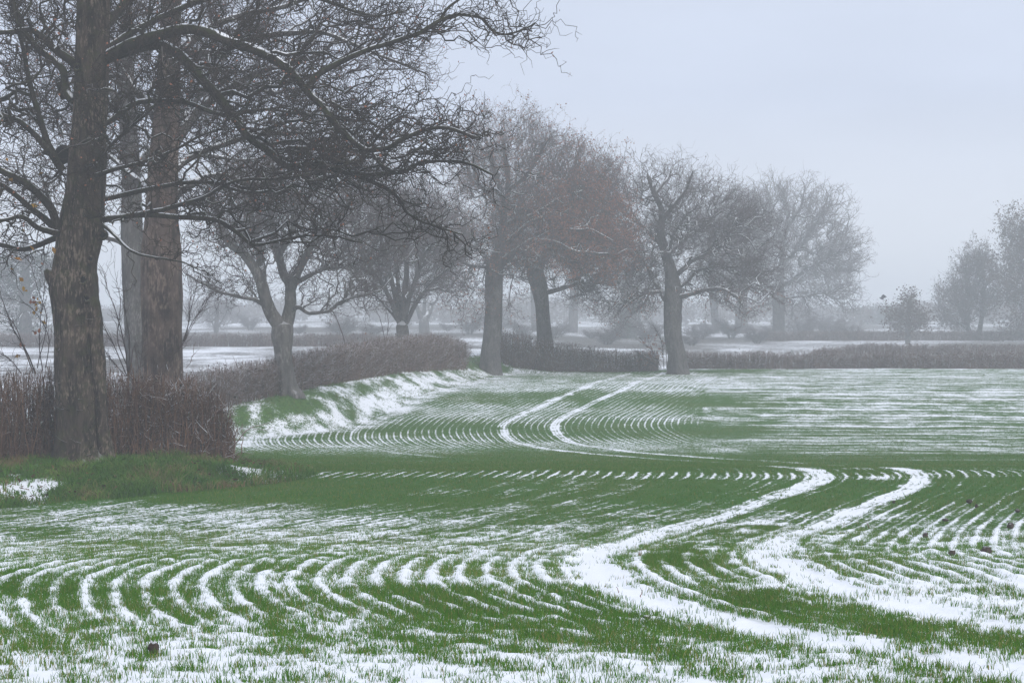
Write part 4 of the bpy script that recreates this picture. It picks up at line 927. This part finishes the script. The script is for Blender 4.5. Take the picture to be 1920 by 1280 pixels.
# ------------------------------------------------------------------ saplings and shoots
def shoots(name, label, d, seed, stems, ntw, rtip=0.003, mat=None, leaves=(), cat='sapling'):
    T = Tree(seed); org = None
    for (pts, r0, r1, dz) in stems:
        q = np.array(pts, float); n = len(q); tt = np.linspace(0, 1, n)
        w = P(q[:, 0], q[:, 1], d + dz * tt)
        if org is None: org = w[0]; T.base = w[0]
        T.line(w, r0 + (r1 - r0) * tt, 'limb', attach_from=0.2, wob=0.01, join=False)
    K = 6
    c = np.concatenate([b[0][:, b[0].shape[1] // 4:].ravel() for b in T.batches]); c = c[T.r.integers(0, len(c), ntw)]
    v = T.tan[c] + T.r.normal(0, 0.4, (ntw, 3)); v /= np.linalg.norm(v, axis=1, keepdims=True)
    T.batch(T.nodes[c] + v * T.r.uniform(0.15, 0.6, (ntw, 1)), K, 'twig', 0, 0.3, 0.08, par=c)
    T.radii(rtip)
    o = link(name, T.collect(['limb', 'twig']).mesh(name, [mat or M_TWIG], True, org), loc=tuple(float(a) for a in org)); tag(o, label, cat)
    for (mt, pts, size) in leaves:
        pos = np.array([P(x, y, d - 0.05) for x, y in pts]); pos = np.repeat(pos, 5, 0) + T.r.normal(0, 0.03, (len(pos) * 5, 3))
        V, T3, t = leaf_cards(T.r, pos, size, 0.8); la = Acc(); la.add(V, None, T3, tint=t); link('leaves', la.mesh('leaves', [mt], False, org), o)
shoots('sapling', 'bare sapling left of the huge trunk with a few withered yellow leaves', 42.6, 81,
       [([(66, 700), (50, 660), (22, 610), (8, 570), (0, 540)], .016, .005, .2), ([(62, 700), (40, 640), (20, 600), (5, 590), (-20, 560)], .013, .004, -.2), ([(80, 695), (74, 650), (75, 600), (80, 560), (84, 520)], .011, .004, .3), ([(85, 690), (92, 640), (70, 590), (50, 570), (20, 560)], .010, .003, -.3),
        ([(40, 700), (25, 680), (0, 660)], .012, .005, .1), ([(70, 690), (88, 600), (70, 540), (55, 490), (30, 470)], .010, .003, .4)], 110,
       leaves=((M_YELLOW, ((46, 540), (70, 580), (75, 600), (34, 665), (70, 562)), 0.09), (M_RUSSET, ((62, 565), (44, 645), (69, 618)), 0.09)))
shoots('sapling', 'bare bushy sapling between the huge trunk and the pinkish trunk', 45.0, 82,
       [([(240, 705), (236, 660), (222, 600), (205, 550), (195, 515)], .018, .004, .2), ([(241, 705), (243, 640), (235, 580), (230, 530)], .015, .004, -.2), ([(238, 705), (215, 650), (195, 610), (185, 560)], .013, .004, .3), ([(242, 700), (252, 650), (262, 690), (268, 640)], .012, .004, .1),
        ([(240, 690), (220, 630), (226, 570), (215, 505)], .012, .003, .3), ([(236, 705), (205, 670), (188, 640)], .010, .003, 0.2)], 150)
shoots('sapling', 'fan of thin upright shoots beside the burr on the pinkish trunk', 46.6, 83,
       [([(343, 640), (352, 612), (360, 570), (372, 520)], .012, .003, .2), ([(344, 640), (358, 610), (376, 580), (392, 550)], .010, .003, .1), ([(345, 640), (354, 600), (356, 560), (350, 510)], .009, .003, .3), ([(346, 640), (366, 600), (385, 570), (400, 545)], .008, .003, -.1), ([(300, 690), (322, 668), (345, 642)], .012, .01, 0)], 120)
shoots('sapling', 'sparse bare shoots rising above the middle hedge under the many-stemmed tree', 100, 84,
       [([(722, 640), (716, 610), (708, 585)], .02, .006, .2), ([(724, 640), (728, 605), (722, 575)], .02, .006, .2), ([(650, 655), (640, 620), (625, 585), (615, 570)], .03, .01, .2)], 60, 0.005)
shoots('bush', 'low russet bush at the foot of the leaning oak', 118.5, 85,
       [([(1240, 690), (1225, 660), (1205, 640)], .02, .006, .2), ([(1245, 690), (1240, 640), (1225, 610)], .02, .006, -.3), ([(1238, 690), (1215, 675), (1195, 660)], .02, .006, .3), ([(1250, 690), (1250, 650), (1256, 620)], .02, .006, -.3)], 150, 0.006, cat='bush',
       leaves=((M_RUSSET, [(random.Random(i).gauss(1232, 18), random.Random(i + 99).gauss(652, 16)) for i in range(50)], 0.10),))

def scrub():
    o0 = None; r = rng(66)
    sp = [(1040, 232), (1110, 240), (1138, 205), (1215, 215), (1298, 200), (1312, 235), (1372, 240), (1420, 210), (1500, 250), (985, 238), (880, 245), (700, 240), (640, 230), (1560, 255), (1600, 230), (560, 250), (1060, 300), (1170, 290), (1235, 260), (1330, 280), (1400, 300), (1450, 260), (930, 290), (840, 280), (760, 300), (470, 290), (1540, 320), (1680, 330)]
    for k, (X, d) in enumerate(sp):
        x = (X - 960) * d / F; z = float(ground_z(x, d)) - 0.1
        if o0 is None:
            T = Tree(7); org = np.array([0.0, 0, 0]); T.base = org
            for q in range(14):
                a = r.uniform(0, 6.28); l = r.uniform(0.4, 1.5); h_ = r.uniform(1.6, 3.2); t = np.linspace(0, 1, 5)[:, None]
                T.line(np.array([0.25 * np.cos(a), 0.25 * np.sin(a), 0]) + np.array([np.cos(a) * l, np.sin(a) * l, 0]) * t**1.5 + np.array([0, 0, h_]) * t, np.linspace(0.05, 0.012, 5), 'limb', attach_from=0.15, wob=0.05, join=False)
            for n in (500, 1300):
                c = np.concatenate([b[0][:, b[0].shape[1] // 4:].ravel() for b in T.batches]); c = c[T.r.integers(0, len(c), n)]
                v = T.tan[c] + T.r.normal(0, 0.6, (n, 3)); v /= np.linalg.norm(v, axis=1, keepdims=True)
                T.batch(T.nodes[c] + v * T.r.uniform(0.2, 0.9, (n, 1)), 4, 'twig', 0, 0.3, 0.1, par=c)
            T.radii(0.009)
            o0 = o = link('scrub_bush', T.collect(['limb', 'twig']).mesh('scrub_bush', [M_OAKTWIG], True))
            tag(o, 'faint leafless bush in the misty scrub beyond the far hedges', 'bush', 'leafless bushes in the mist')
        else:
            o = o0.copy(); COL.objects.link(o)
        o.location = (x, d, z); o.rotation_euler = (0, 0, r.uniform(0, 6.28)); sc = r.uniform(0.4, 0.8); o.scale = (sc * r.uniform(1.3, 2.6), sc * 1.4, sc * r.uniform(0.7, 1.1))
scrub()
# more distant trees --------------------------------------------------------------------------
tree('ivy_clad_tree', 'misty ivy-swathed tree standing behind the near hedge at far left', 'tree', 190, 91,
     [(48, 668, 12), (48, 620, 12), (48, 560, 10), (48, 500, 7), (48, 440, 4)], [([(48, 560), (70, 530), (95, 500)], 4, 1.5, 1), ([(48, 560), (25, 530), (0, 505)], 4, 1.5, -1)],
     [(48, 590, 50, 60), (40, 510, 65, 60), (90, 500, 40, 45), (0, 520, 45, 60)], [(60, 6, 'branch', 0.35), (300, 5, 'spray', 0.2), (1200, 4, 'twig', 0.1)], 0.008, None, up=0.3, trunk_attach=0.1, leaves=((M_IVY, 6000, 0.2, None, 0.3),))
tree('hedgerow_tree', 'faint small bare tree standing in the misty hedge across the left field', 'tree', 260, 92,
     [(405, 640, 5), (406, 610, 4), (408, 580, 3)], [([(406, 620), (392, 590), (385, 570)], 2, 1, 1), ([(407, 615), (422, 590), (430, 565)], 2, 1, -1)],
     [(408, 588, 32, 34)], [(50, 6, 'branch', 0.35), (260, 5, 'spray', 0.2), (900, 4, 'twig', 0.1)], 0.008, None, up=0.5, trunk_attach=0.2)
tree('hedgerow_tree', 'faintest pale round tree left of the small leafy tree', 'tree', 420, 93,
     [(1650, 632, 4), (1650, 610, 4), (1650, 590, 3)], [([(1650, 612), (1638, 598), (1632, 590)], 2, 1, 1), ([(1650, 610), (1664, 598), (1672, 590)], 2, 1, -1)],
     [(1652, 600, 30, 20), (1650, 592, 20, 14)], [(50, 6, 'branch', 0.35), (200, 5, 'spray', 0.2), (600, 4, 'twig', 0.1)], 0.010, None, up=0.3, trunk_attach=0.2, leaves=((M_IVY, 3500, 0.26, None, 0.3),))
tree('ivy_clad_tree', 'broad ivy-smothered misty tree just left of the leaning oak', 'tree', 240, 94,
     [(1178, 668, 18), (1178, 640, 16), (1177, 600, 15), (1176, 560, 12), (1176, 520, 8)], [([(1176, 560), (1160, 530), (1150, 500)], 4, 1.5, 1), ([(1176, 560), (1195, 530), (1205, 505)], 4, 1.5, -1)],
     [(1177, 605, 26, 45), (1160, 630, 30, 22), (1176, 540, 55, 50, 0, .5)], [(60, 6, 'branch', 0.3), (260, 5, 'spray', 0.2), (900, 4, 'twig', 0.1)], 0.008, None, up=0.3, trunk_attach=0.1, leaves=((M_IVY, 2600, 0.22, lambda p: (px_of(p)[1] > 560) * 1.0, 0.3),))

def far_wood():
    r = rng(44); a = Acc()
    for k in range(420):
        d = r.uniform(400, 800); X = r.uniform(-100, 2050); x = (X - 960) * d / F
        hgt = r.uniform(2.5, 6.0) * (0.6 + 0.8 * float(vnoise(np.array([X * 0.006]), np.array([1.0]), 4)[0])); wd = hgt * r.uniform(0.5, 1.1); z0 = float(ground_z(x, d))
        n = 200; v = r.normal(0, 1, (n, 3)); v /= np.linalg.norm(v, axis=1, keepdims=True); v *= r.uniform(0.2, 1, (n, 1)) ** 0.5
        c = np.array([x, d, z0 + hgt * 0.5])
        V, T3, t = leaf_cards(r, c + v * np.array([wd, wd, hgt * 0.5]), 0.7, 0.0); a.add(V, None, T3, tint=t)
        V, Q = tubes(np.array([[[x, d, z0 - .3], [x, d, z0 + hgt * 0.3], [x, d, z0 + hgt * 0.7]]]), np.array([[0.25, 0.2, 0.05]]), 5); a.add(V, Q, tint=0.2)
    o = link('far_wood', a.mesh('far_wood', [M_DULL], False)); tag(o, 'faint far-off woods dissolving into the mist', 'wood', kind='stuff')
far_wood()

# ------------------------------------------------------------------ clods, stalks, bird
def hit(X, Y):
    ds = np.linspace(8, 130, 6000); zz = CAMZ - (Y - 585) * ds / F
    g_ = ground_z((X - 960) * ds / F, ds); i = int(np.argmax(g_ > zz)); return np.array([(X - 960) * ds[i] / F, ds[i], g_[i]])
M_CLOD = mat_bark('wet_soil', (0.02, 0.014, 0.011), (0.05, 0.035, 0.027), (0.09, 0.066, 0.052), 1.0, 0.0, 3.0, 0.8, 0.01)
def clod(X, Y, wpx, hpx, label, seed, snow):
    c = hit(X, Y); s = c[1] / F; r = rng(seed)
    th = np.linspace(0, np.pi, 9); ph = np.arange(14) * 2 * np.pi / 14; TH, PH = np.meshgrid(th, ph, indexing='ij')
    v = np.stack([np.sin(TH) * np.cos(PH), np.sin(TH) * np.sin(PH), np.cos(TH)], -1)
    v = v * (1 + 0.45 * (fbm(v[..., 0] * 2.6 + seed, v[..., 2] * 1.8 + v[..., 1] * 1.3, seed) - 0.5) * 2)[..., None]
    V = v.reshape(-1, 3) * np.array([wpx * s / 2, wpx * s / 2, hpx * s * 0.62]) + np.array([0, 0, hpx * s * 0.35])
    idx = np.arange(9 * 14).reshape(9, 14); i2 = np.roll(idx, -1, 1); Q = np.stack([idx[:-1], idx[1:], i2[1:], i2[:-1]], -1).reshape(-1, 4)
    me = make_mesh('soil_clod', V, Q, None, True, {'snowy': np.full(len(V), snow)}, [M_CLOD])
    o = link('soil_clod', me, loc=tuple(float(a) for a in c + np.array([0, 0, 0.02]))); tag(o, label, 'clod', 'clods of earth in the field')
for i, (X, Y, w_, h_, lab, sn) in enumerate((
    (288, 1228, 21, 20, 'largest dark earth clod, alone in the snowy foreground at lower left', 0.6),
    (1849, 1038, 19, 11, 'flat brown stone-like clod, the widest among those at the right edge', 0.3),
    (1785, 1042, 13, 9, 'half snow-covered clod just left of the widest brown one', 1.0),
    (1735, 1009, 11, 9, 'dark clod with snow at its foot above the half-covered one', 0.4),
    (1895, 992, 13, 10, 'dark pointed clod nearest the right edge of the view', 0.3),
    (1773, 979, 12, 6, 'pale brown flat clod lying on a snowy row', 0.2),
    (1817, 944, 12, 6, 'small black clod, farther left of a pair in the green rows at right', 0.0),
    (1831, 953, 7, 6, 'tiny black clod below its slightly larger neighbour in the green rows', 0.0),
    (1908, 961, 10, 5, 'low brown clod beyond the dark pointed clod', 0.1),
    (1676, 945, 6, 5, 'tiny clod on the edge of the right wheel track', 0.0),
    (1213, 1164, 14, 6, 'dark clod in the green strip between the two wheel tracks', 0.5))):
    clod(X, Y, w_, h_, lab, 500 + i, sn)
M_STALK = mat_attr('dead_stalk', (0.10, 0.035, 0.02), (0.22, 0.09, 0.05), 0.8)
def stalk(X, Y, hpx, lean, n, label, seed):
    c = hit(X, Y); s = c[1] / F; r = rng(seed); K = 5; t = np.linspace(0, 1, K)
    a = Acc()
    h_ = hpx * s * r.uniform(0.6, 1.0, n); h_[0] = hpx * s; lx = lean * s * r.uniform(0.3, 1.2, n)
    p = np.zeros((n, K, 3)); p[..., 0] = r.normal(0, 0.012, n)[:, None] + lx[:, None] * t; p[..., 1] = r.normal(0, 0.012, n)[:, None]; p[..., 2] = h_[:, None] * t - 0.03
    p[:, 1:] += r.normal(0, 0.005, (n, K - 1, 3))
    V, Q = tubes(p, np.full((n, K), 0.0045) * (1 - 0.5 * t), 5); a.add(V, Q, tint=np.repeat(r.uniform(0, 1, n), K * 5))
    o = link('dry_stalk', a.mesh('dry_stalk', [M_STALK], True), loc=tuple(float(q) for q in c)); tag(o, label, 'stalk', 'dead stalks in the snow')
stalk(1197, 1044, 22, 6, 5, 'tallest tuft of dead reddish stalks at the bend of the left wheel track', 1)
stalk(1160, 1104, 12, -5, 1, 'thin brown stalk leaning left in the snowy left wheel track', 2)
stalk(1226, 1150, 14, -6, 1, 'lone brown stalk in clean snow below the green strip', 3)
stalk(1197, 1112, 11, 3, 1, 'short upright stalk in the left wheel track', 4)
stalk(1632, 992, 18, -12, 2, 'pair of reddish stalks crossing in the right wheel track', 5)

def bird():
    d = 150.0; c = P(1653, 560, d); s = d / F
    r = rng(2); a = Acc()
    body = np.array([[-0.17, 0, 0.0], [-0.10, 0, 0.0], [0.0, 0, 0.01], [0.09, 0, 0.02], [0.14, 0, 0.03], [0.18, 0, 0.025]])
    V, Q = tubes(body[None], np.array([[0.012, 0.035, 0.055, 0.045, 0.03, 0.006]]), 10); a.add(V, Q, tint=0.3)
    for sg in (-1, 1):
        sp = np.linspace(0, 1, 7); le = np.stack([0.06 - 0.10 * sp**2, sg * (0.04 + 0.13 * sp), 0.02 + 0.26 * sp], 1); te = np.stack([-0.07 - 0.16 * sp**1.2 + 0.02 * sp, sg * (0.04 + 0.12 * sp), 0.01 + 0.23 * sp], 1)
        for off in (0.0, 0.012):
            W = np.concatenate([le + [0, 0, off * (1 - 0)], te + [0, 0, off]]); k = np.arange(6); a.add(W, np.stack([k, k + 1, k + 8, k + 7], 1), tint=0.2)
    tl = np.array([[-0.15, -0.02, 0], [-0.15, 0.02, 0], [-0.27, 0.05, -0.01], [-0.27, -0.05, -0.01], [-0.15, -0.02, .01], [-0.15, 0.02, .01], [-0.27, 0.05, 0], [-0.27, -0.05, 0]])
    a.add(tl, np.array([(0, 1, 2, 3), (7, 6, 5, 4), (0, 3, 7, 4), (1, 5, 6, 2)]), tint=0.2)
    m = mat_attr('grey_feathers', (0.06, 0.06, 0.07), (0.16, 0.16, 0.18), 0.7)
    o = link('bird', a.mesh('bird', [m], True), loc=tuple(float(q) for q in c)); o.rotation_euler = (R(12), R(-20), R(150)); o.scale = (1.1,) * 3
    tag(o, 'small dark bird flying in the pale sky above the small leafy tree', 'bird')
bird()
# ------------------------------------------------------------------ haze
def make_haze():
    x0, x1, y0, y1, z0, z1 = -820, 820, -6, 1680, -2.5, 24.0
    V = np.array([[x, y, z] for z in (z0, z1) for y in (y0, y1) for x in (x0, x1)], float)
    Q = [(0, 2, 3, 1), (4, 5, 7, 6), (0, 1, 5, 4), (2, 6, 7, 3), (0, 4, 6, 2), (1, 3, 7, 5)]
    m = bpy.data.materials.new('winter_haze'); m.use_nodes = True; t = m.node_tree; t.nodes.clear()
    out = t.nodes.new('ShaderNodeOutputMaterial'); v = t.nodes.new('ShaderNodeVolumePrincipled')
    v.inputs['Color'].default_value = (0.94, 0.975, 1.0, 1); v.inputs['Density'].default_value = 0.0021
    v.inputs['Anisotropy'].default_value = 0.0; v.inputs['Density Attribute'].default_value = ''
    t.links.new(v.outputs[0], out.inputs['Volume'])
    try: m.cycles.homogeneous_volume = True
    except Exception: pass
    h = link('haze', make_mesh('haze', V, Q, None, False, None, [m]))
    tag(h, 'cold winter mist thickening with distance', kind='stuff')
make_haze()
